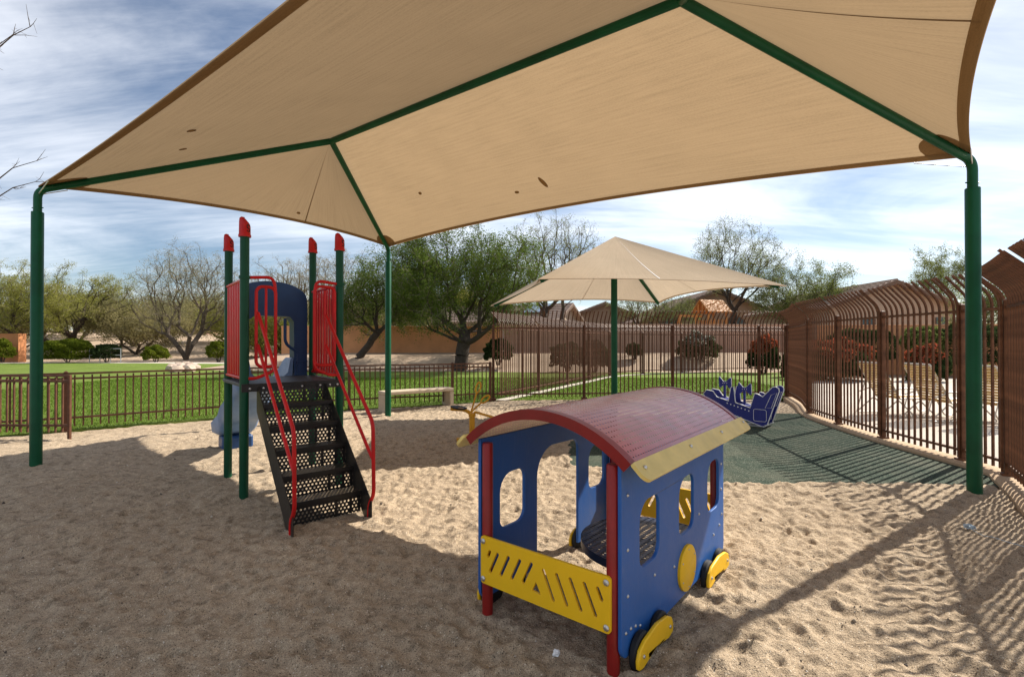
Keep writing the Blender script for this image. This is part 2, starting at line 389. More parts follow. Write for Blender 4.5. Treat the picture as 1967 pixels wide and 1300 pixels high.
m_strap = M_('tan_vinyl_strap', (.46, .31, .12), .5, .12, 8)
m_alu = M_('beige_aluminium', (.50, .45, .38), .4, .1, 8)
m_bark = M_('dark_bark', (.055, .040, .030), .9, .35, 8, .8, 40, .02)
m_bark2 = M_('grey_brown_bark', (.10, .075, .055), .9, .3, 8, .8, 40, .02)
m_twig = M_('grey_tan_twig', (.20, .165, .12), .9, .3, 4)
m_rock = M_('pale_rock', (.45, .35, .28), .9, .25, 5, .6, 20, .02)
m_string = M_('pale_blue_string', (.42, .52, .60), .7)
m_paper = M_('white_paper', (.80, .80, .80), .8, .06, 20)
m_galv = M_('galvanised_pipe', (.50, .50, .48), .45, .1, 9, metal=.4)
l_dark = leaf_mat('mesquite_leaf', (.045, .085, .015), (.155, .205, .040), .45)
l_mid = leaf_mat('green_leaf', (.09, .125, .030), (.23, .26, .085), .45)
l_yel = leaf_mat('palo_verde_leaf', (.15, .165, .030), (.32, .31, .075), .45)
l_olive = leaf_mat('olive_leaf', (.14, .14, .06), (.29, .26, .12), .45)
l_bush = leaf_mat('clipped_bush_leaf', (.045, .075, .010), (.20, .23, .025))
l_darkshrub = leaf_mat('dark_shrub_leaf', (.018, .030, .012), (.06, .085, .03))  # very dark green leaf of the shrubs and hedges
l_red = leaf_mat('red_flush_leaf', (.26, .045, .035), (.46, .14, .06))
l_scrub = leaf_mat('dry_scrub_leaf', (.19, .17, .075), (.32, .28, .13), .4)
l_flower = leaf_mat('pale_blossom', (.45, .42, .36), (.6, .57, .5))
l_grass = leaf_mat('grass_blade', (.055, .105, .012), (.17, .26, .04), .3)

# ------------------------------------------------------------------ terrain
def sm(a, b, x): t = np.clip((x - a) / (b - a), 0, 1); return t * t * (3 - 2 * t)
def terrain(x, y):
    x = np.asarray(x, float); y = np.asarray(y, float)
    h = -.08 + .95 * sm(25.3, 30.0, y + 0 * x) * sm(-19, -13, x) * (1 - sm(40, 60, x))
    h = h + 3.2 * sm(44, 95, y + .25 * np.abs(x)) + 1.2 * np.sin(x * .05 + 1) * sm(50, 120, y) + .12 * np.sin(x * .7) * np.sin(y * .6) * sm(38, 46, y)
    return h
xs = np.unique(np.concatenate([np.linspace(-600, -60, 28), np.linspace(-60, 60, 121), np.linspace(60, 600, 28)]))
ys = np.unique(np.concatenate([np.linspace(-60, 20, 20), np.linspace(20, 60, 60), np.linspace(60, 150, 30), np.linspace(150, 900, 16)]))
XX, YY = np.meshgrid(xs, ys); nx = len(xs)
idx = np.arange(len(ys) * nx).reshape(len(ys), nx)
quads = np.stack([idx[:-1, :-1], idx[:-1, 1:], idx[1:, 1:], idx[1:, :-1]], -1).reshape(-1, 4)
tag(npmesh('ground', np.stack([XX, YY, terrain(XX, YY)], -1).reshape(-1, 3), quads, m_dirt, smooth=True), kind='structure')

def sheet(name, pts, z, mat, thick=.06):
    mb = MB(); mb.plate([[(p[0], p[1]) for p in pts]], thick, frame((0, 0, z - thick), (1, 0, 0), (0, 1, 0)))
    return tag(obj(name, mb, mat, None, smooth=0), kind='structure')
low_line = [(-9.6, 7.2), (-8.35, 7.98), (-7.49, 8.52), (-6.44, 9.40), (-5.74, 9.97), (-4.7, 10.62), (-3.54, 11.25), (-2.58, 11.68), (-1.6, 12.05), (-.55, 12.62)]
lawn_edge = [(-40, -2), (-16, 3.2)] + low_line
sheet('lawn', lawn_edge + [(-.4, 12.92), (3.5, 13.2), (7.38, 13.40), (8.6, 15.3), (10.3, 18.2), (13, 20.2), (14, 24.4), (9, 25.0), (3, 24.6), (-3, 25.4), (-9, 25.6), (-14, 29), (-17, 34.2), (-26, 35.6), (-60, 35), (-60, -2)], .02, m_lawn)
sheet('path', [(-90, 35.3), (-26, 35.9), (-17.5, 35.0), (-12, 36.5), (-2, 44), (-2, 46), (-13, 38.6), (-18, 37.0), (-26, 38.2), (-90, 38.2)], -.02, m_path)
fence_r = [(7.40, 13.32), (6.80, 11.75), (6.08, 10.20), (5.80, 8.90), (5.63, 7.55), (5.58, 6.62), (5.56, 6.0), (5.50, 5.60), (5.36, 5.38), (4.96, 4.80), (4.52, 4.20), (4.14, 3.64), (3.82, 3.1), (3.58, 2.5), (3.43, 1.7), (3.38, .6)]
fr = catmull([(x, y, 0) for x, y in fence_r], 8)
sheet('pool_deck', [(p.x, p.y) for p in fr] + [(3.1, -6), (40, -6), (40, 19.5), (16, 20.6), (13, 20.2), (10.3, 18.2), (8.6, 15.3)], .035, m_deck)
rub = [(.70, 6.12), (1.2, 5.85), (1.7, 5.5), (2.25, 5.26), (3.2, 5.2), (4.2, 5.24), (5.15, 5.2), (5.45, 5.6), (5.56, 6.6), (5.62, 7.6), (5.82, 8.9), (6.1, 10.2), (6.2, 10.55), (4.8, 10.6), (3.2, 10.45), (1.9, 10.0), (1.1, 8.6), (.8, 7.3)]
sheet('rubber_surfacing', rub, .012, m_rubber)
mb = MB()      # kerb under the curved fence
prof = [(-.16, -.1), (-.16, .045), (-.13, .065), (.11, .065), (.14, .04), (.14, -.1)]
rings = []
for i, p in enumerate(fr):
    d = (fr[min(i + 1, len(fr) - 1)] - fr[max(i - 1, 0)]).normalized(); nr = Vector((d.y, -d.x, 0))   # points towards the playground side
    rings.append([p + nr * a + Vector((0, 0, b)) for a, b in prof])
n = len(prof)
mb.add([q for r_ in rings for q in r_], [(i * n + j, i * n + j + 1, (i + 1) * n + j + 1, (i + 1) * n + j) for i in range(len(rings) - 1) for j in range(n - 1)])
tag(obj('kerb', mb, m_kerb, None, smooth=50), kind='structure')
fence_b = [(-.48, 12.85), (1.0, 15.6), (2.7, 18.9), (4.4, 21.9), (7.0, 23.9), (10, 25.0), (14.2, 26.0)]
fb = catmull([(x, y, 0) for x, y in fence_b], 8)
mb = MB()
for i in range(len(fb) - 1):
    d = (fb[i + 1] - fb[i]).normalized(); nr = Vector((d.y, -d.x, 0))
    mb.add([fb[i] + nr * .05 + Vector((0, 0, .04)), fb[i] + nr * .35 + Vector((0, 0, .04)), fb[i + 1] + nr * .35 + Vector((0, 0, .04)), fb[i + 1] + nr * .05 + Vector((0, 0, .04))], [(0, 1, 2, 3)])
tag(obj('mowing_strip', mb, m_deck, None, smooth=0), kind='structure')

# sand with real relief: ripples, hollows and footprints
def inside(poly, x, y):
    c = np.zeros(x.shape, bool); n = len(poly)
    for i in range(n):
        (x0, y0), (x1, y1) = poly[i], poly[(i + 1) % n]
        cond = ((y0 > y) != (y1 > y)) & (x < (x1 - x0) * (y - y0) / (y1 - y0 + 1e-12) + x0); c ^= cond
    return c
def polydist(poly, x, y, closed=True):
    d = np.full(x.shape, 1e9); n = len(poly)
    for i in range(n if closed else n - 1):
        a = np.array(poly[i]); b = np.array(poly[(i + 1) % n]); ab = b - a
        t = np.clip(((x - a[0]) * ab[0] + (y - a[1]) * ab[1]) / (ab @ ab), 0, 1)
        d = np.minimum(d, np.hypot(x - a[0] - t * ab[0], y - a[1] - t * ab[1]))
    return d
def axis(lo, hi, c0, c1, d0, g):
    out = [c0]
    while out[-1] < c1: out.append(out[-1] + d0)
    while out[-1] < hi: out.append(out[-1] + d0 + g * (out[-1] - c1))
    a = [c0]
    while a[-1] > lo: a.append(a[-1] - d0 - g * (c0 - a[-1]))
    return np.array(sorted(set(a + out)))
sx = axis(-14, 6.9, -1.6, 2.6, .0125, .010); sy = axis(-5, 14, 1.4, 2.4, .0105, .0062)
SX, SY = np.meshgrid(sx, sy)
def vnoise(x, y, s, seed):
    rs = np.random.RandomState(seed); T = rs.rand(256, 256)
    u, v = x / s + 1000.3, y / s + 1000.7; i, j = np.floor(u).astype(int), np.floor(v).astype(int); fu, fv = u - i, v - j
    fu = fu * fu * (3 - 2 * fu); fv = fv * fv * (3 - 2 * fv); g = lambda a, b: T[a % 256, b % 256]
    return (g(i, j) * (1 - fu) + g(i + 1, j) * fu) * (1 - fv) + (g(i, j + 1) * (1 - fu) + g(i + 1, j + 1) * fu) * fv - .5
SZ = .07 * vnoise(SX, SY, 2.3, 1) + .014 * vnoise(SX, SY, .62, 2) + .013 * vnoise(SX, SY, .27, 3) + .022 * vnoise(SX + SY * .3, SY * 1.4, .13, 4) + .022 * vnoise(SX, SY * 1.25, .07, 5) + .015 * vnoise(SX, SY, .036, 6)
rs = np.random.RandomState(11)
for k in range(11000):
    cx, cy = rs.uniform(-9, 5.5), .4 + 12 * rs.rand() ** 1.25
    a, b = (rs.uniform(.025, .075), rs.uniform(.02, .045)) if k % 5 else (rs.uniform(.07, .13), rs.uniform(.04, .065)); th = rs.uniform(0, pi); dep = rs.uniform(.004, .015) * (1.5 if k % 7 == 0 else 1)
    i0, i1 = np.searchsorted(sx, (cx - .3, cx + .3)); j0, j1 = np.searchsorted(sy, (cy - .3, cy + .3))
    if i1 <= i0 or j1 <= j0: continue
    dx, dy = SX[j0:j1, i0:i1] - cx, SY[j0:j1, i0:i1] - cy
    q = ((dx * cos(th) + dy * sin(th)) / a) ** 2 + ((-dx * sin(th) + dy * cos(th)) / b) ** 2
    SZ[j0:j1, i0:i1] += -dep * np.exp(-q * 1.1) + dep * .55 * np.exp(-(np.sqrt(q) - 1.55) ** 2 * 4)
dr = polydist(rub, SX, SY); ir = inside(rub, SX, SY)
SZ = SZ - .005
SZ = np.where(ir, SZ - .09 * np.clip(dr / .22, 0, 1) + .02, SZ + .03 * np.exp(-(dr / .35) ** 2))
sand_poly = lawn_edge + [(-.4, 12.92), (3.5, 13.2), (7.38, 13.40)] + [(p.x, p.y) for p in fr] + [(3.05, -6), (-40, -6)]
keep = inside(sand_poly, SX, SY); de = polydist(sand_poly, SX, SY)
SZ = np.where(keep, SZ * np.clip(.35 + de / .4, 0, 1), -.02 - .1 * np.clip(de / .1, 0, 1))
nx = len(sx); idx = np.arange(len(sy) * nx).reshape(len(sy), nx)
kq = (keep | (de < .12)); kk = kq[:-1, :-1] & kq[:-1, 1:] & kq[1:, 1:] & kq[1:, :-1]
quads = np.stack([idx[:-1, :-1], idx[:-1, 1:], idx[1:, 1:], idx[1:, :-1]], -1)[kk]
used, inv = np.unique(quads, return_inverse=True)
tag(npmesh('sand', np.stack([SX, SY, SZ], -1).reshape(-1, 3)[used], inv.reshape(-1, 4), m_sand, smooth=True), kind='structure')

# grass blades on the near lawn
def blades():
    rs = np.random.RandomState(5); pts = []
    n = 260000
    x = rs.uniform(-16, 9, n); y = 7 + 14 * rs.rand(n) ** 1.5
    lp = lawn_edge + [(-.4, 12.92), (3.5, 13.2), (7.38, 13.40), (8.6, 15.3), (10.3, 18.2), (10, 25), (-14, 25), (-40, 25)]
    k = inside(lp, x, y); x, y = x[k], y[k]; n = len(x)
    h = rs.uniform(.02, .055, n); a = rs.uniform(0, 2 * pi, n); w = rs.uniform(.003, .006, n) * (1 + (y - 7) * .12); ln = rs.uniform(-.025, .025, (n, 2))
    v = np.zeros((n, 3, 3)); v[:, 0] = np.stack([x - w * np.cos(a), y - w * np.sin(a), np.full(n, .018)], -1); v[:, 1] = np.stack([x + w * np.cos(a), y + w * np.sin(a), np.full(n, .018)], -1)
    v[:, 2] = np.stack([x + ln[:, 0], y + ln[:, 1], .018 + h], -1)
    tag(npmesh('grass_blades', v.reshape(-1, 3), np.arange(n * 3).reshape(n, 3), l_grass), 'short green grass blades of the lawn behind the fences', 'grass', kind='stuff')
blades()

# ------------------------------------------------------------------ the large shade canopy
PL = Vector((-5.905, 6.196, 0)); PB = Vector((-2.621, 10.552, 0)); PR = Vector((4.60, 4.97, 0)); PF = PL + PR - PB
HE = {'L': 3.41, 'B': 3.49, 'R': 3.33, 'F': 3.26}
RP1 = Vector((-2.565, 7.061, 4.37)); RP2 = Vector((1.371, 4.018, 4.285))
can = empty('shade_canopy', (0, 0, 0), 0, 'large tan hip-roofed shade canopy on thick green posts spanning the whole playground', 'shade canopy')
cor = {k: Vector((p.x, p.y, HE[k])) for k, p in zip('LBRF', (PL, PB, PR, PF))}
for k, p in zip('LBRF', (PL, PB, PR, PF)):
    mb = MB(); zs = HE[k] - .28
    mb.lathe([(.062, -.5), (.062, zs), (.059, zs + .006), (.043, zs + .006)], 24); po = obj('post', mb, m_green, can); po.location = p
    mb = MB(); c = cor[k]; top = {'L': RP1, 'B': RP1, 'R': RP2, 'F': RP2}[k]
    dirv = (top - c).normalized(); c0 = Vector((0, 0, HE[k])); path = fillet([Vector((0, 0, zs - .05)), c0, c0 + dirv * .5], .10, 6)
    mb.tube(path, .043, 16); mb.tube([Vector((-.07, 0, zs + .06)), Vector((.07, 0, zs + .06))], .007, 6)
    el = obj('elbow', mb, m_green, po)
    mb = MB(); mb.tube([c + dirv * .4, top], .042, 16); obj('rafter', mb, m_green, can)
mb = MB(); mb.tube([RP1, RP2], .043, 16); obj('ridge_pole', mb, m_green, can)
UP = Vector((0, 0, .052))
def panel_fn(A, B_, TA, TB, inward, sag):
    A, B_, TA, TB = A + UP, B_ + UP, TA + UP, TB + UP
    mid = (TA + TB) / 2 - (A + B_) / 2; nrm = Vector((-(B_ - A).y, (B_ - A).x, 0)).normalized()
    if nrm.dot(mid) < 0: nrm = -nrm
    def fn(s, t):
        p = (A.lerp(TA, t)).lerp(B_.lerp(TB, t), s); e = 4 * s * (1 - s)
        return p + nrm * inward * e * (1 - t) ** 1.6 + Vector((0, 0, inward * .30 * e * (1 - t) ** 1.6 - sag * e * 4 * t * (1 - t)))
    return fn
panels = {'back': panel_fn(cor['B'], cor['R'], RP1, RP2, .33, .05), 'left': panel_fn(cor['L'], cor['B'], RP1, RP1, .32, .05),
          'front': panel_fn(cor['F'], cor['L'], RP2, RP1, .12, .05), 'right': panel_fn(cor['R'], cor['F'], RP2, RP2, .20, .05)}
for k, fn in panels.items():
    ln = (fn(0, 0) - fn(1, 0)).length; ht = (fn(.5, 0) - fn(.5, 1)).length
    tt = .999 if k in ('left', 'right') else 1
    uvs = (lambda s, t: (t * ht + 3, s * ln)) if k in ('left', 'right') else (lambda s, t: (s * ln, t * ht))
    mb = MB(); mb.grid(lambda s, t: fn(s, t * tt), 48, 20, uvs)
    fp = obj('fabric_panel', mb, m_fabric, can, smooth=180)
    w = .095 / ht
    mb = MB(); mb.grid(lambda s, t: fn(s, t * w) - Vector((0, 0, .012)), 48, 1, lambda s, t: (s * ln, t * w * ht)); obj('hem', mb, m_hem, fp, smooth=180)
    ck = .32 / ln
    for s0, s1, c0 in ((0.0, .085, 0), (.915, 1.0, 1)):      # doubled cloth at the corners, with a curved inner edge
        def cf(s, t):
            q = s if c0 else 1 - s
            e = sqrt(max(0, 1 - (1 - q) ** 2)) if True else 1
            ss = 1 - ck * (1 - s) if c0 else ck * s
            return fn(ss, t * .15 * e) - Vector((0, 0, .008))
        mb = MB(); mb.grid(cf, 10, 6, lambda s, t: (s * .5, t * .5)); obj('corner_reinforcement', mb, m_hem, fp, smooth=180)
    def strip(f0, f1, wd):
        m = MB(); a = [f0 + (f1 - f0) * i / 14 for i in range(15)]
        vs = []
        for q in a: vs += [fn(q[0] - wd, q[1]) - Vector((0, 0, .007)), fn(q[0] + wd, q[1]) - Vector((0, 0, .007))]
        m.add(vs, [(2 * i, 2 * i + 1, 2 * i + 3, 2 * i + 2) for i in range(14)]); obj('seam', m, m_seam, fp, smooth=0)
    if k == 'left': strip(np.array((.62, .02)), np.array((.62, .93)), .0022)
    if k == 'right': strip(np.array((.5, .02)), np.array((.5, .95)), .0022)
    spots = {'back': [(.205, .46, .040, .030), (.44, .26, .040, .030), (.505, .30, .036, .13)], 'front': [(.70, .22, .050, .036), (.83, .32, .050, .032)], 'left': [(.585, .15, .036, .03)], 'right': []}[k]
    for s0, t0, rw, rh in spots:      # stitched repair patches
        m = MB(); vs = [fn(s0 + rw / ln * cos(2 * pi * i / 20), t0 + rh / ht * sin(2 * pi * i / 20)) - Vector((0, 0, .008)) for i in range(20)]
        m.add(vs, [tuple(range(20))]); m.uv = [(cos(2 * pi * i / 20), sin(2 * pi * i / 20)) for i in range(20)]; obj('patch', m, m_patch, fp, smooth=0)
        m = MB(); m.tube([v - Vector((0, 0, .002)) for v in vs], .003, 5, closed=True); obj('patch_stitching', m, m_seam, fp)
for a, b in (('B', 'R'), ('L', 'B'), ('R', 'F'), ('F', 'L')):      # edge cables at the corners
    fn = panels[{'BR': 'back', 'LB': 'left', 'RF': 'right', 'FL': 'front'}[a + b]]
    for s0, s1, cc in ((.0, .05, cor[a]), (1.0, .95, cor[b])):
        m = MB(); m.tube([cc - Vector((0, 0, .06)), fn(s1, 0) - Vector((0, 0, .02))], .006, 6); obj('edge_cable', m, m_steel, can)

# ------------------------------------------------------------------ the small single-post canopy
sc = empty('small_shade_canopy', (2.05, 10.0, 0), 0, 'smaller beige pyramid shade canopy on a single green post behind the train playhouse', 'shade canopy')
Cc = [Vector((3.05 * cos(R(-33 + 90 * i)), 3.05 * sin(R(-33 + 90 * i)), h)) for i, h in enumerate((2.46, 2.50, 2.37, 2.46))]   # RF, RB, LB, LF
pk = Vector((0.02, 0, 3.64))
mb = MB(); mb.lathe([(.064, -.4), (.064, 3.3), (.04, 3.32), (.04, 3.58)], 20); obj('post', mb, m_green, sc)
for i in range(4):
    A, B_ = Cc[i], Cc[(i + 1) % 4]
    mb = MB(); mb.tube([Vector((0, 0, 3.5)), A.lerp(pk, .04) - Vector((0, 0, .05))], .04, 12); obj('arm', mb, m_green, sc)
    f0 = panel_fn(A, B_, pk, pk, .30, .06); fn = lambda s, t: f0(s, t) - UP
    mb = MB(); mb.grid(lambda s, t: fn(s, t * .999), 28, 16, lambda s, t: (t * 3, s * 4.3)); fp = obj('fabric_panel', mb, m_fabric2, sc, smooth=180)
    mb = MB(); mb.grid(lambda s, t: fn(s, t * .025) - Vector((0, 0, .008)), 28, 1, lambda s, t: (s * 4, t)); obj('hem', mb, m_fabric2, fp, smooth=180)
    m = MB(); vs = []
    for j in range(15):
        for w in (-.0018, .0018): vs.append(fn(.5 + w, .01 + .95 * j / 14) + Vector((0, 0, .006)))
    m.add(vs, [(2 * j, 2 * j + 1, 2 * j + 3, 2 * j + 2) for j in range(14)]); obj('seam', m, m_white if i == 3 else m_seam, fp, smooth=0)

# ------------------------------------------------------------------ fences
def picket_mesh(name, low, w, tall=None):
    mb = MB()
    if tall is None: path = [Vector((0, 0, low[0])), Vector((0, 0, low[1]))]
    else:
        path = [Vector((0, 0, low[0])), Vector((0, 0, 1.93))]
        for a in range(1, 6): path.append(Vector((.28 * (1 - cos(R(a * 9))), 0, 1.93 + .28 * sin(R(a * 9)))))
        e = path[-1]; path.append(e + Vector((sin(R(45)), 0, cos(R(45)))) * .27)
    mb.tube(path, w / 2, 4, square=True)
    me = bpy.data.meshes.new(name); me.from_pydata([tuple(v) for v in mb.v], [], mb.f); me.update(); return me
def build_fence(root, path, out_sign, mat, pk_me, step, posts_every, rails, post_h, post_w, rail_w, first_post=True, last_post=True, post_at=None):
    pts = resample(path, step); n = len(pts); pidx = {min(range(n), key=lambda i: (pts[i].x - q[0]) ** 2 + (pts[i].y - q[1]) ** 2) for q in post_at} if post_at else None
    pk_me.materials.append(mat) if not pk_me.materials else None
    pm = MB(); pm.box(-post_w / 2, post_w / 2, -post_w / 2, post_w / 2, -.25, post_h); pm.lathe([(post_w * .72, post_h), (post_w * .72, post_h + .012), (.01, post_h + .03)], 4, Matrix.Rotation(pi / 4, 4, 'Z')); pm.box(-post_w, post_w, -post_w, post_w, .0, .088) if post_h > 1.5 else None
    pmesh = None; posts = []
    for i in range(n):
        d = (pts[min(i + 1, n - 1)] - pts[max(i - 1, 0)]).normalized(); nr = Vector((d.y, -d.x, 0)) * out_sign; rz = atan2(nr.y, nr.x)
        if (i in pidx if pidx is not None else i % posts_every == 0) or i in (0, n - 1):
            posts.append(i)
            if (i == 0 and not first_post) or (i == n - 1 and not last_post): continue
            if pmesh is None: o = obj('post', pm, mat, root, bevel=0); pmesh = o.data; o.location = pts[i]; o.rotation_euler = (0, 0, rz)
            else: inst('post', pmesh, root, pts[i], rz)
        if post_h > 1.5 or not ((i in pidx if pidx is not None else i % posts_every == 0) or i in (0, n - 1)): inst('picket', pk_me, root, pts[i] + (nr * .045 if post_h > 1.5 and i in posts else Vector()), rz)
    for a, b in zip(posts[:-1], posts[1:]):
        for h in rails:
            mb = MB(); mb.tube([pts[i] + Vector((0, 0, h)) for i in range(a, b + 1)], rail_w / 2, 4, square=True); obj('rail', mb, mat, root, smooth=0)
pk_low = picket_mesh('low_picket', (.09, .96), .022); pk_tall = picket_mesh('tall_picket', (.10, 1.9), .022, True)
lf = empty('low_fence', (0, 0, 0), 0, 'low brown steel picket fence between the sand and the lawn on the left', 'fence')
build_fence(lf, catmull([(x, y, 0) for x, y in low_line], 6), 1, m_rust2, pk_low, .114, 21, (.985, .90, .235), 1.0, .055, .032)
fa = empty('tall_fence', (0, 0, 0), 0, 'tall straight brown picket fence with bent tips behind the small canopy', 'fence', 'tall pool fences')
build_fence(fa, [(-.48, 12.82, 0), (3.4, 13.1, 0), (7.34, 13.36, 0)], 1, m_rust2, pk_tall, .108, 22, (1.88, .187), 1.95, .065, .034)
pk_tall2 = pk_tall.copy(); pk_tall2.materials.clear()
frc = empty('tall_fence', (0, 0, 0), 0, 'tall curving rusty picket fence along the pool deck on the right', 'fence', 'tall pool fences')
build_fence(frc, fr, 1, m_rust, pk_tall2, .108, 13, (1.90, .187), 1.97, .056, .032, post_at=[(6.08, 10.2), (5.80, 8.9), (5.63, 7.55), (5.57, 6.15), (5.40, 5.46), (4.45, 4.10), (3.75, 2.95), (3.43, 1.7)])
pk_tall3 = pk_tall.copy(); pk_tall3.materials.clear()
fbk = empty('tall_fence', (0, 0, 0), 0, 'far tall brown picket fence running back along the mowing strip towards the block wall', 'fence', 'tall pool fences')
build_fence(fbk, fb[1:], -1, m_rust2, pk_tall3, .112, 22, (1.88, .187), 1.95, .06, .034, first_post=False)
gt = empty('gate', (-7.02, 7.92, 0), atan2(.02, -1), 'open brown steel picket gate leaf standing in front of the low fence', 'gate')
for h in (.985, .90, .20):
    mb = MB(); mb.tube([Vector((0, 0, h)), Vector((1.35, 0, h))], .017, 4, square=True); obj('rail', mb, m_rust2, gt, smooth=0)
for i in range(13):
    if i in (0, 12): mb = MB(); mb.box(-.019, .019, -.019, .019, .05 if i else -.2, 1.0); o = obj('stile', mb, m_rust2, gt); o.location = (i * .1125, 0, 0)
    else: inst('picket', pk_low, gt, (i * .1125, 0, 0))


# ------------------------------------------------------------------ play structure
EX, EY = Vector((.773, .635, 0)), Vector((-.635, .773, 0))
ps = empty('play_structure', (-2.56, 4.77, 0), atan2(.635, .773), 'toddler climbing tower with green posts, red rails, black perforated steps and blue slide', 'play structure')
DH = 1.12
for (x, y, h) in ((0, 0, 2.545), (.92, .01, 2.52), (.03, .955, 2.545), (.94, .96, 2.63)):
    mb = MB(); mb.lathe([(.041, -.4), (.041, h)], 20); po = obj('post', mb, m_gplay, ps); po.location = (x, y, 0)
    mb = MB(); n = 20; prof = []
    tilt = lambda a: .035 * cos(a - R(200))
    vs = []; fs = []
    for r_, z0, kt in ((.0455, -.02, 0), (.056, -.02, 0), (.056, 0.0, 0), (.051, .006, 0), (.050, .10, .8), (.046, .125, 1), (.034, .135, 1.0), (0.001, .135, 1)):
        for j in range(n):
            a = 2 * pi * j / n; vs.append((r_ * cos(a), r_ * sin(a), z0 + kt * tilt(a)))
    for i in range(7):
        for j in range(n): fs.append((i * n + j, i * n + (j + 1) % n, (i + 1) * n + (j + 1) % n, (i + 1) * n + j))
    mb.add(vs, fs); cp = obj('cap', mb, m_redpl, po, smooth=60); cp.location = (0, 0, h)
    # black S-shaped emblem wrapped on the cap
    mb = MB(); S = arc((.0, .076), .016, 20, 270, 9) + arc((.0, .044), .016, 90, -160, 9)
    wrap = lambda a, b, rr: Vector((rr * cos(R(-62) + a / .051), rr * sin(R(-62) + a / .051), b))
    mb.tube([wrap(a, b, .0515) for a, b in S], .0042, 6); em = obj('emblem', mb, m_black, po); em.location = (0, 0, h)
mb = MB(); mb.box(-.02, .95, -.03, .98, DH - .035, DH); dk = obj('deck', mb, m_deckp, ps, bevel=.006)
mb = MB(); mb.box(-.03, .96, -.045, -.0305, DH - .075, DH + .002); obj('deck_edge', mb, m_blk, ps)
for x in (.04, .16, .33, .52, .70, .80, .88):
    mb = MB(); mb.lathe([(.011, 0), (.011, .004), (.006, .010), (.001, .011)], 10, frame((x, -.046, DH - .045), (1, 0, 0), (0, 0, 1))); obj('bolt', mb, m_steel, ps)
# stairs
SX0, SX1, NS = .115, .755, 6; rise = DH / NS; RUN = 1.10
st_y = lambda k: -.045 - RUN * k / NS        # front of step k counted down from the deck
for x in (SX0 - .006, SX1):
    mb = MB(); a = [(0.0, DH - .03), (-.045, DH - .03), (-RUN - .10, .14), (-RUN - .10, -.05), (-RUN + .03, -.05), (0.0, DH - .27)]
    mb.plate([a], .006, frame((x, 0, 0), (0, 1, 0), (0, 0, 1))); obj('stringer', mb, m_blk, ps)
for k in range(NS):
    z = DH - rise * k; y = st_y(k)
    mb = MB(); mb.box(SX0, SX1, y - .0015, y + .0015, z - rise - (.0 if k < 5 else .0), z - .028); rs_ = obj('riser', mb, m_steps, ps, smooth=0)
    mb = MB()
    for xx in (SX0 + .012, SX0 + .66 * (SX1 - SX0), SX0 + .86 * (SX1 - SX0), SX1 - .015): mb.box(xx - .012, xx + .012, y - .003, y + .003, z - rise, z - .028)
    mb.box(SX0, SX1, y - .003, y + .003, z - .055, z - .026); obj('riser_rib', mb, m_blk, ps, smooth=0)
    if k:
        mb = MB(); mb.box(SX0, SX1, y - .012, st_y(k - 1), z - .003, z); tr_ = obj('tread', mb, m_tread, ps, smooth=0)
        mb = MB(); mb.box(SX0, SX1, y - .016, y - .004, z - .036, z + .002); obj('nosing', mb, m_blk, ps, bevel=.003)
mb = MB(); y5 = st_y(5) - RUN / NS; mb.box(SX0, SX1, y5 - .012, st_y(5), rise * .0 + .012, .016); mb.v = [(a, b, c + .0) for a, b, c in mb.v]
# handrails and entry loops
for sx_, xo in ((-1, SX0 + .0), (1, SX1 + .012)):
    up = [Vector((xo, -.02, 1.80)), Vector((xo, -RUN - .10, .82)), Vector((xo, -RUN - .12, .20)), Vector((xo, -RUN - .02, .10)), Vector((xo, -RUN - .02, -.06))]
    mb = MB(); mb.tube(fillet(up, .07), .0165, 12); obj('handrail', mb, m_red, ps)
    md = [Vector((xo, -.02, 1.49)), Vector((xo, -RUN - .03, .555)), Vector((xo, -RUN - .115, .50))]
    mb = MB(); mb.tube(fillet(md, .06), .0150, 12); obj('lower_handrail', mb, m_red, ps)
for side in (0, 1):
    X = (lambda v: v) if side == 0 else (lambda v: .92 - v)
    w0, w1 = (.10, .275) if side == 0 else (.06, .27)
    lp = [Vector((X(a), -.012, b)) for a, b in rrect(w0, w1, DH + .16, 2.06 if side == 0 else 2.10, .06, 6)]
    mb = MB(); mb.tube(lp, .0155, 12, closed=True); obj('entry_loop', mb, m_red, ps)
    mb = MB(); mb.tube(fillet([Vector((X(.03), -.01, 2.14)), Vector((X(w1 - .02), -.01, 2.16)), Vector((X(w1), -.012, 2.02)), Vector((X(w1), -.012, DH + .12)), Vector((X(.10), -.012, DH + .05)), Vector((X(.03), -.012, DH + .05))], .07), .0155, 12); obj('entry_rail', mb, m_red, ps)
    mb = MB(); mb.tube([Vector((X((w0 + w1) / 2), -.012, DH + .16)), Vector((X((w0 + w1) / 2), -.012, 2.06))], .012, 10); obj('loop_bar', mb, m_red, ps)
    mb = MB(); mb.lathe([(.05, 0), (.05, .03)], 16); c = obj('clamp', mb, m_gplay, ps); c.location = (X(0.0), 0, 2.125)
    # side barrier of upright bars
    xb = .015 if side == 0 else .93
    for y in np.linspace(.085, .875, 10):
        mb = MB(); mb.box(xb - .008, xb + .008, y - .024, y + .024, DH + .06, 2.12); obj('barrier_bar', mb, m_red, ps, bevel=.007)
    for z in (DH + .045, 2.13):
        mb = MB(); mb.tube([Vector((xb, .03, z)), Vector((xb, .93, z))], .0165, 10); obj('barrier_rail', mb, m_red, ps)
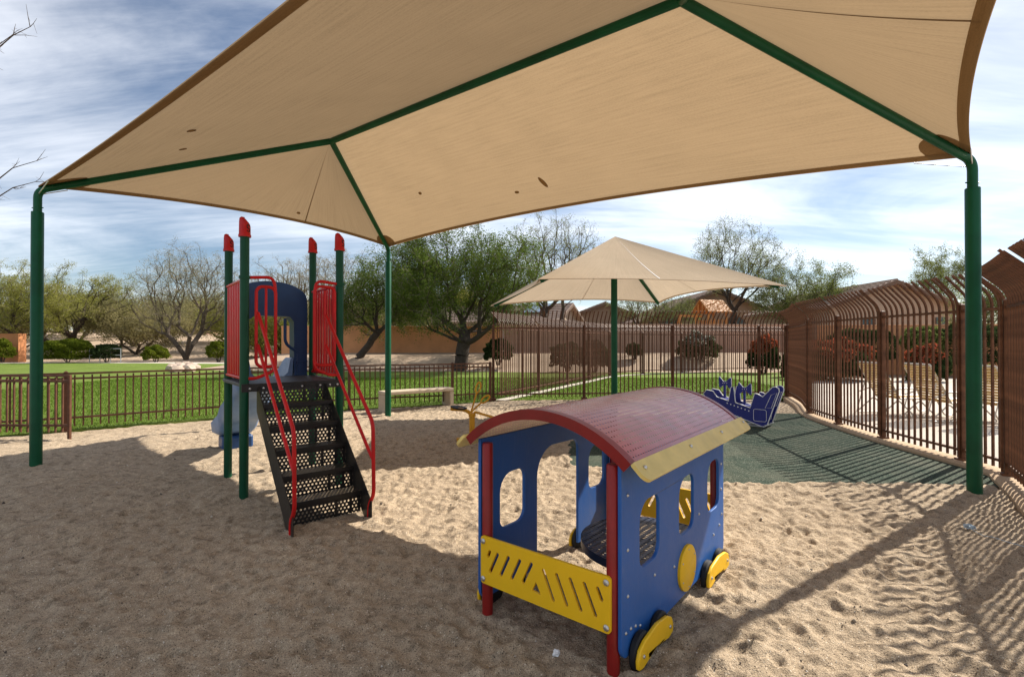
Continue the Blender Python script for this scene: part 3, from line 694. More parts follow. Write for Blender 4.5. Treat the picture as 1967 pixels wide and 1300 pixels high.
# slide with hood
outer = [(.09, DH - .02), (.09, 1.98)] + [(.49 - .40 * cos(R(a)), 2.00 + .235 * sin(R(a)) ** .8) for a in range(10, 171, 10)] + [(.89, 1.98), (.89, DH - .02)]
innr = [(.74, DH - .02), (.735, 1.76), (.69, 1.825), (.31, 1.83), (.24, 1.77), (.24, DH - .02)]
mb = MB(); mb.plate([outer + innr], .20, frame((0, 1.20, 0), (1, 0, 0), (0, 0, 1))); hd = obj('slide_hood', mb, m_hood, ps, bevel=.025, seg=3)
for z in (1.28, 1.46, 1.64):
    mb = MB(); mb.box(.725, .89, .985, 1.0, z, z + .012); obj('hood_rib', mb, m_hood, hd)
mb = MB(); mb.tube(fillet([Vector((.74, .97, 1.42)), Vector((.62, .95, 1.50)), Vector((.62, .95, 1.80))], .08), .018, 10); obj('grab_handle', mb, m_hood, ps)
mb = MB()
def slide_z(u):
    base = np.interp(u, [0, .12, .24, .80, .90, 1.0], [DH - .01, DH - .015, DH - .10, .30, .22, .20]); return base + .032 * sin(u * 6 * pi) * (1 if .16 < u < .84 else 0)
prof = [(-.31, .21), (-.285, .225), (-.265, .20), (-.235, .05), (-.17, .0), (.17, .0), (.235, .05), (.265, .20), (.285, .225), (.31, .21), (.29, .0), (.23, -.05), (-.23, -.05), (-.29, 0)]
rings = []
for i in range(61):
    u = i / 60; y = 1.0 + 2.15 * u; z = slide_z(u); k = 1 + .10 * max(0, u - .85) / .15; hk = 1 - .35 * max(0, u - .9) / .1
    rings.append([(.47 + a * k * .84, y, z + b * hk) for a, b in prof])
n = len(prof); mb.add([q for r_ in rings for q in r_], [(i * n + j, (i + 1) * n + j, (i + 1) * n + (j + 1) % n, i * n + (j + 1) % n) for i in range(60) for j in range(n)])
mb.f.append(tuple(range(n))); mb.f.append(tuple(60 * n + j for j in range(n))[::-1])
sl = obj('slide', mb, m_slide, ps, smooth=50)
mb = MB(); mb.box(.27, .67, 2.75, 3.08, -.2, .17); obj('slide_foot', mb, m_hood, ps, bevel=.03)
for x in (.17, .77):
    mb = MB(); mb.plate([[(.0, 0), (.34, 0), (.20, .26), (.05, .30), (0, .28)]], .03, frame((x - .015, 1.0, DH - .01), (0, 1, 0), (0, 0, 1))); obj('slide_wing', mb, m_slide, ps, bevel=.01)

# ------------------------------------------------------------------ train playhouse
TM, TD = Vector((.63, .7766, 0)), Vector((.7766, -.63, 0))
tr = empty('train_playhouse', (.151, 2.517, 0), atan2(-.63, .7766), 'blue train-carriage playhouse with arched red roof and yellow panels in the foreground sand', 'playhouse')
WL = 1.52
for (x, y) in ((-.385, .02), (.385, .02), (-.385, WL - .02), (.385, WL - .02)):
    mb = MB(); mb.lathe([(.030, -.35), (.030, .955), (.026, .962), (.001, .963)], 18); po = obj('post', mb, m_rpost, tr); po.location = (x, y, 0)
wtop = [(WL, .98), (0, .98)]
base = arc((.07, .15), .07, 180, 250, 5) + [(.46, .085), (1.05, .085)] + arc((WL - .07, .15), .07, 290, 360, 5)
outl = base + wtop
win = lambda a: rrect(a, a + .235, .432, .75, (.055, .07, .06, .11), 6)
wR = [outl, win(.19), win(.70), win(1.185)]
door = [(.53, .085)] + [(.53, .60)] + arc((.72, .65), .19, 180, 95, 7) + arc((.96, .765), .07, 90, 0, 5) + [(1.03, .60), (1.03, .085)]
outl2 = arc((.07, .15), .07, 180, 250, 5) + [(.40, .085)] + door[0:1] + door[1:] + arc((WL - .07, .15), .07, 290, 360, 5) + wtop
wL = [outl2, win(.165), win(1.175)]
mb = MB(); mb.plate(wR, .019, frame((.418, 0, 0), (0, 1, 0), (0, 0, 1), (1, 0, 0))); wr = obj('side_wall', mb, m_blue, tr, bevel=.005)
mb = MB(); mb.plate(wL, .019, frame((-.437, 0, 0), (0, 1, 0), (0, 0, 1), (1, 0, 0))); wl = obj('side_wall', mb, m_blue, tr, bevel=.005); wl['label'] = 'blue side wall with doorway and two windows'
bolt_mb = MB(); bolt_mb.lathe([(.0105, 0), (.0105, .003), (.006, .008), (.001, .009)], 12); bolt_me = None
def bolt(p, nrm, parent, k=1.0):
    global bolt_me
    q = Vector((0, 0, 1)).rotation_difference(Vector(nrm))
    if bolt_me is None: o = obj('bolt', bolt_mb, m_steel, parent); bolt_me = o.data
    else: o = inst('bolt', bolt_me, parent)
    o.location = p; o.rotation_euler = q.to_euler(); o.scale = (k, k, k)
for a, b in ((.06, .82), (.06, .57), (.06, .36), (.19, .17), (.04, .20), (.09, .20), (.14, .19), (.36, .35), (1.02, .48), (1.45, .87), (1.46, .70), (1.46, .53), (1.47, .36), (1.42, .30), (1.30, .27), (.62, .30)):
    bolt((.437, a, b), (1, 0, 0), wr, .8)
mb = MB(); mb.lathe([(.128, 0), (.128, .014), (.122, .018), (.001, .018)], 32, frame((.437, .80, .235), (0, 1, 0), (0, 0, 1), (1, 0, 0))); disc = obj('round_plate', mb, m_yellow, tr)
for i in range(6): bolt((.455, .80 + .105 * cos(R(30 + 60 * i)), .235 + .105 * sin(R(30 + 60 * i))), (1, 0, 0), disc, .5)
for sgn in (1, -1):      # bogies: two black wheels joined by a yellow side bar
    for y0, y1 in ((.07, .44), (1.04, 1.42)):
        b0 = (empty('bogie', (0, 0, 0))); b0.parent = tr
        for y in (y0 + .075, y1 - .075):
            mb = MB(); mb.lathe([(.02, 0), (.082, 0), (.09, .008), (.09, .028), (.082, .036), (.02, .036)], 28, frame((sgn * .44, y, .080), (0, 1, 0), (0, 0, 1), (sgn, 0, 0))); obj('wheel', mb, m_black, b0)
        bar = [(y0 - .02, .085), (y0 - .015, .045), (y0 + .04, .035), ((y0 + y1) / 2, .062), (y1 - .04, .035), (y1 + .015, .045), (y1 + .02, .085)] + [(y1 - .0, .125), (y1 - .05, .15), ((y0 + y1) / 2, .168), (y0 + .05, .15), (y0, .125)]
        mb = MB(); mb.plate([bar], .019, frame((sgn * .478 - (.019 if sgn < 0 else 0), 0, 0), (0, 1, 0), (0, 0, 1), (1, 0, 0))); br = obj('side_bar', mb, m_yellow, b0, bevel=.006, seg=3)
        if sgn > 0:
            for y in (y0 + .03, y1 - .03): bolt((.497, y, .09), (1, 0, 0), br, .9)
# slotted yellow end panels
def slot(cx, cy, dx, dy, w):
    L_ = sqrt(dx * dx + dy * dy); ux, uy = dx / L_, dy / L_; out = []
    for k in range(9): a = -90 + 180 * k / 8; out.append((cx + dx / 2 + w * (ux * cos(R(a)) - uy * sin(R(a))), cy + dy / 2 + w * (uy * cos(R(a)) + ux * sin(R(a)))))
    for k in range(9): a = 90 + 180 * k / 8; out.append((cx - dx / 2 + w * (ux * cos(R(a)) - uy * sin(R(a))), cy - dy / 2 + w * (uy * cos(R(a)) + ux * sin(R(a)))))
    return out
pl = [rrect(-.395, .395, .205, .462, .018, 4), slot(-.335, .375, .012, .025, .009)]
pl += [slot(-.300 + i * .075, .335 + i * .004, .052, .105, .0095) for i in range(4)]
pl += [[(-.045, .268), (.012, .262), (-.020, .318)]]
pl += [slot(.055 + i * .078, .325 + i * .002, -.058, .125, .0095) for i in range(4)] + [slot(.340, .372, -.020, .045, .009)]
for y, nm in ((-.018, 1), (WL + .012, -1)):
    mb = MB(); mb.plate(pl, .016, frame((0, y - .008, 0), (1, 0, 0), (0, 0, 1), (0, 1, 0))); ep = obj('end_panel', mb, m_yellow, tr, bevel=.004)
    for x in (-.375, .375):
        for z in (.232, .435): bolt((x, y - .008 if nm > 0 else y + .009, z), (0, -nm, 0), ep, 1.45)
# seat
mb = MB(); seat = [(a, b) for a, b in arc((.22, .78), .40, 60, 300, 28)]
seat = [(min(a, .415), b) for a, b in seat]; mb.plate([seat], .004, frame((0, 0, .338), (1, 0, 0), (0, 1, 0))); so = obj('seat', mb, m_mesh, tr, smooth=0)
mb = MB(); q = [Vector((a, b, .322)) for a, b in seat]; ring_in = [((a - .22) * .985 + .22, (b - .78) * .985 + .78) for a, b in seat]
mb.plate([seat, ring_in], .045, frame((0, 0, .296), (1, 0, 0), (0, 1, 0))); obj('seat_rim', mb, m_seatrim, so)
mb = MB(); mb.lathe([(.03, -.3), (.03, .33)], 14); o = obj('seat_leg', mb, m_seatrim, tr); o.location = (.12, .78, 0)
mb = MB(); mb.box(.20, .215, .42, 1.16, .325, .337); mb.box(-.1, .40, .772, .786, .325, .3365); obj('seat_brace', mb, m_seatrim, so)
# roof
hc, sg = .527, .222; RR = (hc * hc + sg * sg) / (2 * sg); th0 = math.asin(hc / RR); zc = 1.178 - RR
def roof_pt(s, y, off=0.0):
    a = (2 * s - 1) * th0; return Vector(((RR + off) * sin(a), y, zc + (RR + off) * cos(a)))
Y0, Y1 = -.035, WL + .13
mb = MB(); mb.grid(lambda s, t: roof_pt(s, Y0 + .035 + (Y1 - Y0 - .07) * t), 40, 6, lambda s, t: (t * 1.7, s * RR * 2 * th0)); obj('roof_sheet', mb, m_roof, tr, smooth=180)
for ya, yb in ((Y0, Y0 + .05), (Y1 - .05, Y1)):
    mb = MB(); n = 40; vs = []
    for i in range(n + 1):
        for y, off in ((ya, .004), (yb, .004), (yb, -.003), (ya + .006, -.003), (ya + .006, -.048), (ya, -.048)): vs.append(roof_pt(.035 + .93 * i / n, y, off))
    fs = [(i * 6 + j, i * 6 + (j + 1) % 6, (i + 1) * 6 + (j + 1) % 6, (i + 1) * 6 + j) for i in range(n) for j in range(6)] + [tuple(range(6))[::-1], tuple(n * 6 + j for j in range(6))]
    mb.add(vs, fs); obj('roof_edge', mb, m_redsol, tr, smooth=50)
for sgn in (1, -1):      # faded yellow eave boards lying on the roof edge
    s_edge = 1 if sgn > 0 else 0; e0 = roof_pt(s_edge, 0, .004); tang = (roof_pt(1, 0) - roof_pt(.98, 0)).normalized()
    if sgn < 0: tang.x = -tang.x
    nrm = Vector((-tang.z * (1 if sgn > 0 else -1), 0, tang.x)) if sgn > 0 else Vector((tang.z, 0, -tang.x))
    if nrm.z < 0: nrm = -nrm
    eb = rrect(Y0 - .012, Y1 + .012, -.06, .04, (.045, .045, .012, .012), 6)
    mb = MB(); mb.plate([eb], .018, frame((e0.x, 0, e0.z), (0, 1, 0), tang * -1, nrm)); ea = obj('eave_board', mb, m_trim, tr, bevel=.004)
    if sgn > 0:
        for y in (Y0 + .05, Y0 + .62, Y0 + 1.15, Y1 - .05): bolt(Vector((e0.x, y, e0.z)) + nrm * .019 + tang * .0, nrm, ea)

# ------------------------------------------------------------------ sand digger
dg = empty('sand_digger', (-.62, 7.75, 0), R(-12), 'yellow ride-on sand digger toy with black seat and lever handles', 'digger')
mb = MB(); mb.lathe([(.045, -.3), (.045, .36), (.055, .365), (.055, .42), (.03, .43)], 16); obj('pedestal', mb, m_ydig, dg)
mb = MB(); mb.tube(fillet([Vector((0, 0, .40)), Vector((-.12, 0, .47)), Vector((-.34, -.02, .475))], .06), [.035] + [.028] * 6 + [.026], 12); obj('seat_arm', mb, m_ydig, dg)
mb = MB(); mb.lathe([(.001, .49), (.10, .488), (.125, .50), (.13, .515), (.10, .51), (.001, .50)], 20); s_ = obj('seat', mb, m_black, dg); s_.location = (-.28, -.02, 0); s_.rotation_euler = (0, R(8), 0)
for k, (x1, z1, yy) in enumerate(((.06, .74, .06), (.17, .60, -.06))):
    mb = MB(); mb.tube([Vector((-.03 + .03 * k, yy, .44)), Vector((x1, yy, z1))], .013, 8); lv = obj('lever', mb, m_ydig, dg)
    d = Vector((x1 + .03, 0, z1 - .44)).normalized(); c = Vector((x1, yy, z1)) + d * .075; q = Vector((-d.z, 0, d.x))
    mb = MB(); mb.tube([c + d * .085 * cos(2 * pi * i / 16) + q * .036 * sin(2 * pi * i / 16) for i in range(16)], .0125, 8, closed=True); obj('handle_loop', mb, m_ydig, lv)
for yy in (.03, -.03):
    mb = MB(); mb.tube([Vector((.04, yy, .44)), Vector((.36, yy, .36)), Vector((.48, yy, .18))], .013, 8); obj('boom', mb, m_ydig, dg)
mb = MB(); mb.plate([[(-.10, 0), (.08, 0), (.10, .08), (.05, .15), (-.06, .13)]], .16, frame((.50, .08, .02), (1, 0, 0), (0, 0, 1))); obj('bucket', mb, m_ydig, dg, bevel=.02)
mb = MB(); mb.plate([rrect(-.09, .09, -.05, .05, .04, 5)], .05, frame((-.14, -.05, -.01), (1, 0, 0), (0, 1, 0))); obj('foot_rest', mb, m_ydig, dg, bevel=.015)

# ------------------------------------------------------------------ navy seesaw rider
sr = empty('spring_rider', (4.56, 8.90, 0), atan2(.66, -.75), 'navy blue plane-shaped seesaw rider with white outlines on the rubber surfacing', 'spring rider')
hull = [(0, .03), (.06, .035), (.41, .15), (.80, .29), (1.02, .43), (1.08, .54), (1.02, .62), (.90, .60), (.83, .50), (.62, .44), (.58, .69), (.53, .71), (.50, .42), (.245, .345), (.17, .61), (.12, .60), (.04, .555), (-.12, .735), (-.17, .745), (-.215, .72), (-.225, .67), (-.03, .06)]
def outline(loop, inset, w, t, M, name, parent):
    c = Vector((sum(a for a, b in loop) / len(loop), sum(b for a, b in loop) / len(loop)))
    mb = MB(); mb.tube([M @ Vector((a, b, t)) for a, b in loop], w, 6, closed=True); return obj(name, mb, m_white, parent)
for dpt in (-.17, .15):
    Mx = frame((0, dpt, 0), (1, 0, 0), (0, 0, 1), (0, 1, 0))
    mb = MB(); mb.plate([hull], .02, Mx); hp = obj('hull_panel', mb, m_navy, sr, bevel=.003)
    for tz in (-.001, .021): outline(hull, 0, .006, tz, Mx, 'white_edge', hp)
    fd = -.0025 if dpt < 0 else .0225
    for fdd in ((-.0025,) if dpt < 0 else (.0225,)) + ((.0225,) if dpt < 0 else (-.0025,)):
        outline(rrect(-.02, .19, .12, .33, .03, 4), 0, .0035, fdd, Mx, 'white_outline', hp); outline([(-.19, .64), (-.10, .60), (.0, .36), (-.10, .37)], 0, .0035, fdd, Mx, 'white_outline', hp)
    for i in range(7):
        mb = MB(); mb.lathe([(.011, -.003), (.011, .023), ], 10, Mx @ Matrix.Translation((.27 + .062 * i, .29 + .018 * i, 0))); obj('white_dot', mb, m_white, hp)
for a, b in ((.36, .355), (.74, .445)):
    mb = MB(); mb.box(a - .13, a + .12, -.15, .15, b, b + .018); obj('seat', mb, m_navy, sr, bevel=.004)
for a, b in ((.39, .66), (.74, .75)):
    bt = [(a - .11, b + .09), (a - .10, b + .11), (a - .02, b + .028), (a + .03, b + .03), (a + .10, b + .12), (a + .115, b + .09), (a + .105, b - .07), (a + .085, b - .09), (a + .02, b - .028), (a - .03, b - .032), (a - .095, b - .11), (a - .115, b - .08)]
    Mx = frame((0, -.015, 0), (1, 0, 0), (0, 0, 1), (0, 1, 0))
    mb = MB(); mb.plate([bt], .02, Mx); h_ = obj('bow_tie_handle', mb, m_navy, sr, bevel=.003); outline(bt, 0, .0055, -.001, Mx, 'white_edge', h_)
    for da in (-.035, 0, .035): mb = MB(); mb.lathe([(.007, -.003), (.007, .023)], 8, Mx @ Matrix.Translation((a + da, b, 0))); obj('white_dot', mb, m_white, h_)
    mb = MB(); mb.box(a - .018, a + .018, -.018, .018, b - .28, b - .03); obj('handle_stem', mb, m_navy, sr)
for a in (.25, .62):
    mb = MB(); mb.tube([Vector((a + .06 * cos(t), .06 * sin(t), .02 + (.16 + .12 * a) * t / (10 * pi))) for t in np.linspace(0, 10 * pi, 90)], .011, 6); obj('coil_spring', mb, m_black, sr)
mb = MB(); mb.box(.05, .85, -.10, .10, .0, .03); obj('base_plate', mb, m_galv, sr)
mb = MB(); mb.tube([Vector((-.02, -.3, .06)), Vector((-.02, .3, .06))], .014, 8); obj('cross_bar', mb, m_galv, sr)

# ------------------------------------------------------------------ bench
b0, b1 = Vector((-2.86, 10.95, 0)), Vector((-1.50, 12.02, 0)); dd = (b1 - b0)
bn = empty('bench', b0, atan2(dd.y, dd.x), 'low tan concrete bench beside the fence behind the back canopy post', 'bench'); LB_ = dd.length
mb = MB(); mb.box(0, LB_, -.20, .20, .36, .44); obj('seat', mb, m_bench, bn, bevel=.02, seg=3)
for x in (0.004, LB_ - .104):
    mb = MB(); mb.box(x, x + .10, -.196, .196, -.1, .362); obj('leg', mb, m_bench, bn, bevel=.02, seg=3)

# ------------------------------------------------------------------ loungers
def lounger():
    t = empty('lounge_chair', (0, 0, 0))
    W, HS, BL, A = .60, .36, .82, R(60)
    for s_ in (-1, 1):
        y = s_ * W / 2
        mb = MB(); mb.tube([Vector((0, y, HS)), Vector((1.2, y, HS))], .016, 8); obj('seat_rail', mb, m_alu, t)
        mb = MB(); mb.tube([Vector((0, y, HS)), Vector((-BL * cos(A), y, HS + BL * sin(A)))], .016, 8); obj('back_rail', mb, m_alu, t)
        mb = MB(); mb.tube(fillet([Vector((-.48, y * 1.04, 0.03)), Vector((-.42, y * 1.04, .03)), Vector((-.05, y * 1.04, HS - .02)), Vector((.28, y * 1.04, .03)), Vector((-.40, y * 1.04, .03))], .06), .013, 8); obj('leg', mb, m_alu, t)
        mb = MB(); mb.tube(fillet([Vector((.75, y, HS)), Vector((.92, y, .03)), Vector((1.12, y, .03)), Vector((1.2, y, HS))], .06), .013, 8); obj('leg', mb, m_alu, t)
        mb = MB(); mb.tube(fillet([Vector((-.35, y * 1.06, HS + .10)), Vector((-.05, y * 1.06, HS + .20)), Vector((.34, y * 1.06, HS + .20)), Vector((.40, y * 1.06, HS))], .06), .014, 8); obj('arm_rest', mb, m_alu, t)
        mb = MB(); mb.tube([Vector((-.45, y * .9, .05)), Vector((-.26, y * .9, HS + .36))], .010, 6); obj('prop', mb, m_alu, t)
    mb = MB(); mb.tube([Vector((-BL * cos(A), -W / 2, HS + BL * sin(A))), Vector((-BL * cos(A), W / 2, HS + BL * sin(A)))], .016, 8); obj('top_rail', mb, m_alu, t)
    mb = MB(); mb.box(-.020, .020, -W / 2 - .018, W / 2 + .018, -.0195, .0195); s0 = obj('strap', mb, m_strap, t, bevel=.006)
    k = 0
    for i in range(13):
        d = .04 + i * .06; p = (-d * cos(A), 0, HS + d * sin(A)); o = s0 if k == 0 else inst('strap', s0.data, t); k += 1
        o.location = p; o.rotation_euler = (0, A, 0); o.scale = (1, 1, .45)
    for i in range(18): o = inst('strap', s0.data, t, (.05 + i * .064, 0, HS)); o.scale = (1, 1, .45)
    return t
def copy_tree(o, parent=None):
    c = o.copy(); COL.objects.link(c); c.parent = parent
    for ch in list(o.children): copy_tree(ch, c)
    return c
lc0 = lounger()
spots = [((7.68, 10.2), 'tan strap lounge chair on the pool deck, leftmost of the three'), ((8.08, 9.5), 'tan strap lounge chair on the pool deck, middle of the three'), ((8.62, 8.8), 'tan strap lounge chair on the pool deck, partly hidden by the right green post')]
for i, ((x, y), lb) in enumerate(spots):
    t = lc0 if i == 0 else copy_tree(lc0)
    t.location = (x, y, .035); t.rotation_euler = (0, 0, R(3)); tag(t, lb, 'lounge chair', 'lounge chairs behind the curved fence')

# ------------------------------------------------------------------ walls and houses
def wall(name, a, b, z0, h, t, mat, label, cap=True):
    a, b = Vector((*a, z0)), Vector((*b, z0)); d = b - a; o = empty(name, a, atan2(d.y, d.x), label, 'wall')
    mb = MB(); mb.box(0, d.length, -t / 2, t / 2, -1, h); obj('wall_body', mb, mat, o)
    if cap: mb = MB(); mb.box(-.02, d.length + .02, -t / 2 - .02, t / 2 + .02, h, h + .07); obj('cap', mb, mat, o, bevel=.02)
    return o
wall('boundary_wall', (-14, 30.4), (-.6, 30.6), .65, 1.78, .25, m_stucco, 'long terracotta stucco boundary wall behind the big mesquite tree')
wall('boundary_wall', (-.45, 30.9), (17.5, 31.6), .95, 1.62, .25, m_stucco2, 'pinkish block wall on the bank behind the far pool fence')
wall('garden_wall', (-46, 38.5), (-37.5, 38.2), 0, 2.1, .6, m_orange, 'short orange stucco wall at the far left edge behind the tree')
wall('boundary_wall', (15.5, 25.2), (34, 21.5), 0, 2.30, .25, m_stucco, 'reddish brown wall below the right house behind the hedges')

def gable_house(name, c, w, dep, eave, ridge, base, wmat, label, windows=(), over=.5, rz=0.0):
    o = empty(name, (c[0], c[1], base), rz, label, 'house'); e, r_ = eave - base, ridge - base
    mb = MB(); mb.plate([[(-w / 2, -1), (w / 2, -1), (w / 2, e), (0, r_ - .1), (-w / 2, e)]], dep, frame((0, dep, 0), (1, 0, 0), (0, 0, 1))); obj('wall', mb, wmat, o)
    sl = (r_ - e) / (w / 2); x1 = w / 2 + over; z1 = e - over * sl
    rf = None
    for s_ in (-1, 1):
        mb = MB(); mb.add([(0, -over, r_ + .06), (s_ * x1, -over, z1 + .06), (s_ * x1, dep + over, z1 + .06), (0, dep + over, r_ + .06), (0, -over, r_ - .12), (s_ * x1, -over, z1 - .12), (s_ * x1, dep + over, z1 - .12), (0, dep + over, r_ - .12)],
                [(0, 1, 2, 3), (4, 7, 6, 5), (0, 4, 5, 1), (1, 5, 6, 2), (2, 6, 7, 3), (0, 3, 7, 4)]); rf = obj('roof', mb, m_tile, o, smooth=0)
        nrow = int(sqrt(x1 ** 2 + (r_ - z1) ** 2) / .38)
        mb = MB()      # courses of rounded tiles standing proud of the roof
        for k in range(nrow):
            f0 = (k + .1) / nrow; x, z = s_ * x1 * f0, r_ + (z1 - r_) * f0 + .075
            mb.tube([Vector((x, -over + .02, z)), Vector((x, dep + over - .02, z))], .05, 6)
        obj('tile_courses', mb, m_tile, rf)['kind'] = 'stuff'
        mb = MB(); mb.add([(0, -over - .03, r_ + .0), (s_ * x1, -over - .03, z1 + .0), (s_ * x1, -over - .03, z1 - .22), (0, -over - .03, r_ - .22), (0, -over, r_), (s_ * x1, -over, z1), (s_ * x1, -over, z1 - .22), (0, -over, r_ - .22)], [(0, 1, 2, 3), (4, 7, 6, 5), (0, 4, 5, 1), (3, 2, 6, 7), (1, 5, 6, 2)]); obj('fascia', mb, m_fascia, o, smooth=0)
    for (x, z, ww, hh, arch) in windows:
        lp = [(x - ww / 2, z), (x + ww / 2, z), (x + ww / 2, z + hh)] + (arc((x, z + hh), ww / 2, 0, 180, 10)[1:-1] if arch else []) + [(x - ww / 2, z + hh)]
        mb = MB(); mb.plate([lp], .06, frame((0, -.03, 0), (1, 0, 0), (0, 0, 1), (0, 1, 0))); wn = obj('window', mb, m_fascia, o)
        lp2 = [(x + (a - x) * .86, z + .06 + (b - z) * .9) for a, b in lp]
        mb = MB(); mb.plate([lp2], .02, frame((0, -.05, 0), (1, 0, 0), (0, 0, 1), (0, 1, 0))); obj('pane', mb, m_glass, wn)
    return o
hx = lambda px, Y: (px - 983.5) * Y / F
hz = lambda py, Y: EYE - (py - HOR) * Y / F
gable_house('house', (hx(1378, 44), 44), 12.8, 12, hz(612, 44), hz(556, 44), 1.2, m_house2, 'brown gabled house behind the pinkish wall and the wooden play tower', [(hx(1413, 44) - hx(1378, 44), 1.3, 2.0, .35, True), (hx(1290, 44) - hx(1378, 44), 1.3, 2.0, .3, True)])
gable_house('house', (hx(1712, 31), 31), 7.6, 10, hz(584, 31), hz(540, 31), 0, m_house, 'pale tan gabled house beyond the curved fence on the right', [(hx(1808, 31) - hx(1712, 31), 2.5, .75, .55, False), (hx(1668, 31) - hx(1712, 31), 2.4, .9, .55, False)])
h3 = gable_house('house', (hx(1092, 46), 46), 5.6, 14, hz(612, 46), hz(584, 46), 1.5, m_house, 'low tile-roofed house with a pale solar panel behind the big mesquite', rz=R(62))
mb = MB(); mb.box(-1.0, .9, .2, 2.6, 0, .06, Matrix.Translation((-1.45, 1.0, hz(598, 46) - 1.5 + .28)) @ Matrix.Rotation(R(-26), 4, 'Y')); obj('solar_panel', mb, m_solar, h3)
gable_house('house', (hx(1165, 50), 51), 6, 8, hz(602, 50), hz(580, 50), 1.5, m_house2, 'small brown house wing seen under the small canopy left of its post')
gable_house('house', (hx(330, 105), 105), 15, 10, 6.6, 8.2, 1.5, m_stucco2, 'distant pinkish house half hidden behind the bare left tree')

# wooden play tower in the neighbour's yard
wt = empty('wooden_play_tower', (hx(1366, 34), 34, 1.2), R(20), 'orange cedar play tower with gabled roof standing behind the pinkish wall', 'play tower')
for x in (-.75, .75):
    for y in (-.6, .6): mb = MB(); mb.box(x - .05, x + .05, y - .05, y + .05, -.3, 2.45); obj('post', mb, m_cedar, wt)
for s_ in (-1, 1):
    mb = MB(); mb.add([(-.95, s_ * .85, 2.35), (.95, s_ * .85, 2.35), (.95, 0, 3.2), (-.95, 0, 3.2), (-.95, s_ * .85, 2.28), (.95, s_ * .85, 2.28), (.95, 0, 3.12), (-.95, 0, 3.12)], [(0, 1, 2, 3), (4, 7, 6, 5), (0, 4, 5, 1), (1, 5, 6, 2), (0, 3, 7, 4)]); r_ = obj('roof', mb, m_cedar, wt, smooth=0)
    for k in range(6):
        f0 = k / 6; mb = MB(); mb.box(-.97, .97, -.02, .16, 0, .03, Matrix.Translation((0, s_ * .85 * (1 - f0), 2.36 + .85 * f0)) @ Matrix.Rotation(s_ * R(-45), 4, 'X') if s_ < 0 else Matrix.Translation((0, .85 * (1 - f0), 2.36 + .85 * f0)) @ Matrix.Rotation(R(135), 4, 'X')); obj('roof_board', mb, m_cedar, r_)
for x in (-.9, .9):
    for a in (-.5, -.2, .2, .5): mb = MB(); mb.box(x - .02, x + .02, a - .04, a + .04, 2.35, 3.1 - abs(a)); obj('gable_slat', mb, m_cedar, wt)
mb = MB(); mb.box(-.8, .8, -.65, .65, 1.1, 1.18); obj('platform', mb, m_cedar, wt)
for i in range(10):
    for y in (-.62, .62): mb = MB(); mb.box(-.7 + i * .155 - .03, -.7 + i * .155 + .03, y - .012, y + .012, 1.18, 1.85); obj('rail_slat', mb, m_cedar, wt)
mb = MB(); mb.box(-2.7, -.75, -.06, .06, 2.0, 2.14); obj('swing_beam', mb, m_cedar, wt)
for y in (-.7, .7): mb = MB(); mb.tube([Vector((-2.6, 0, 2.1)), Vector((-2.9, y, -.3))], .055, 4, square=True); obj('swing_leg', mb, m_cedar, wt)

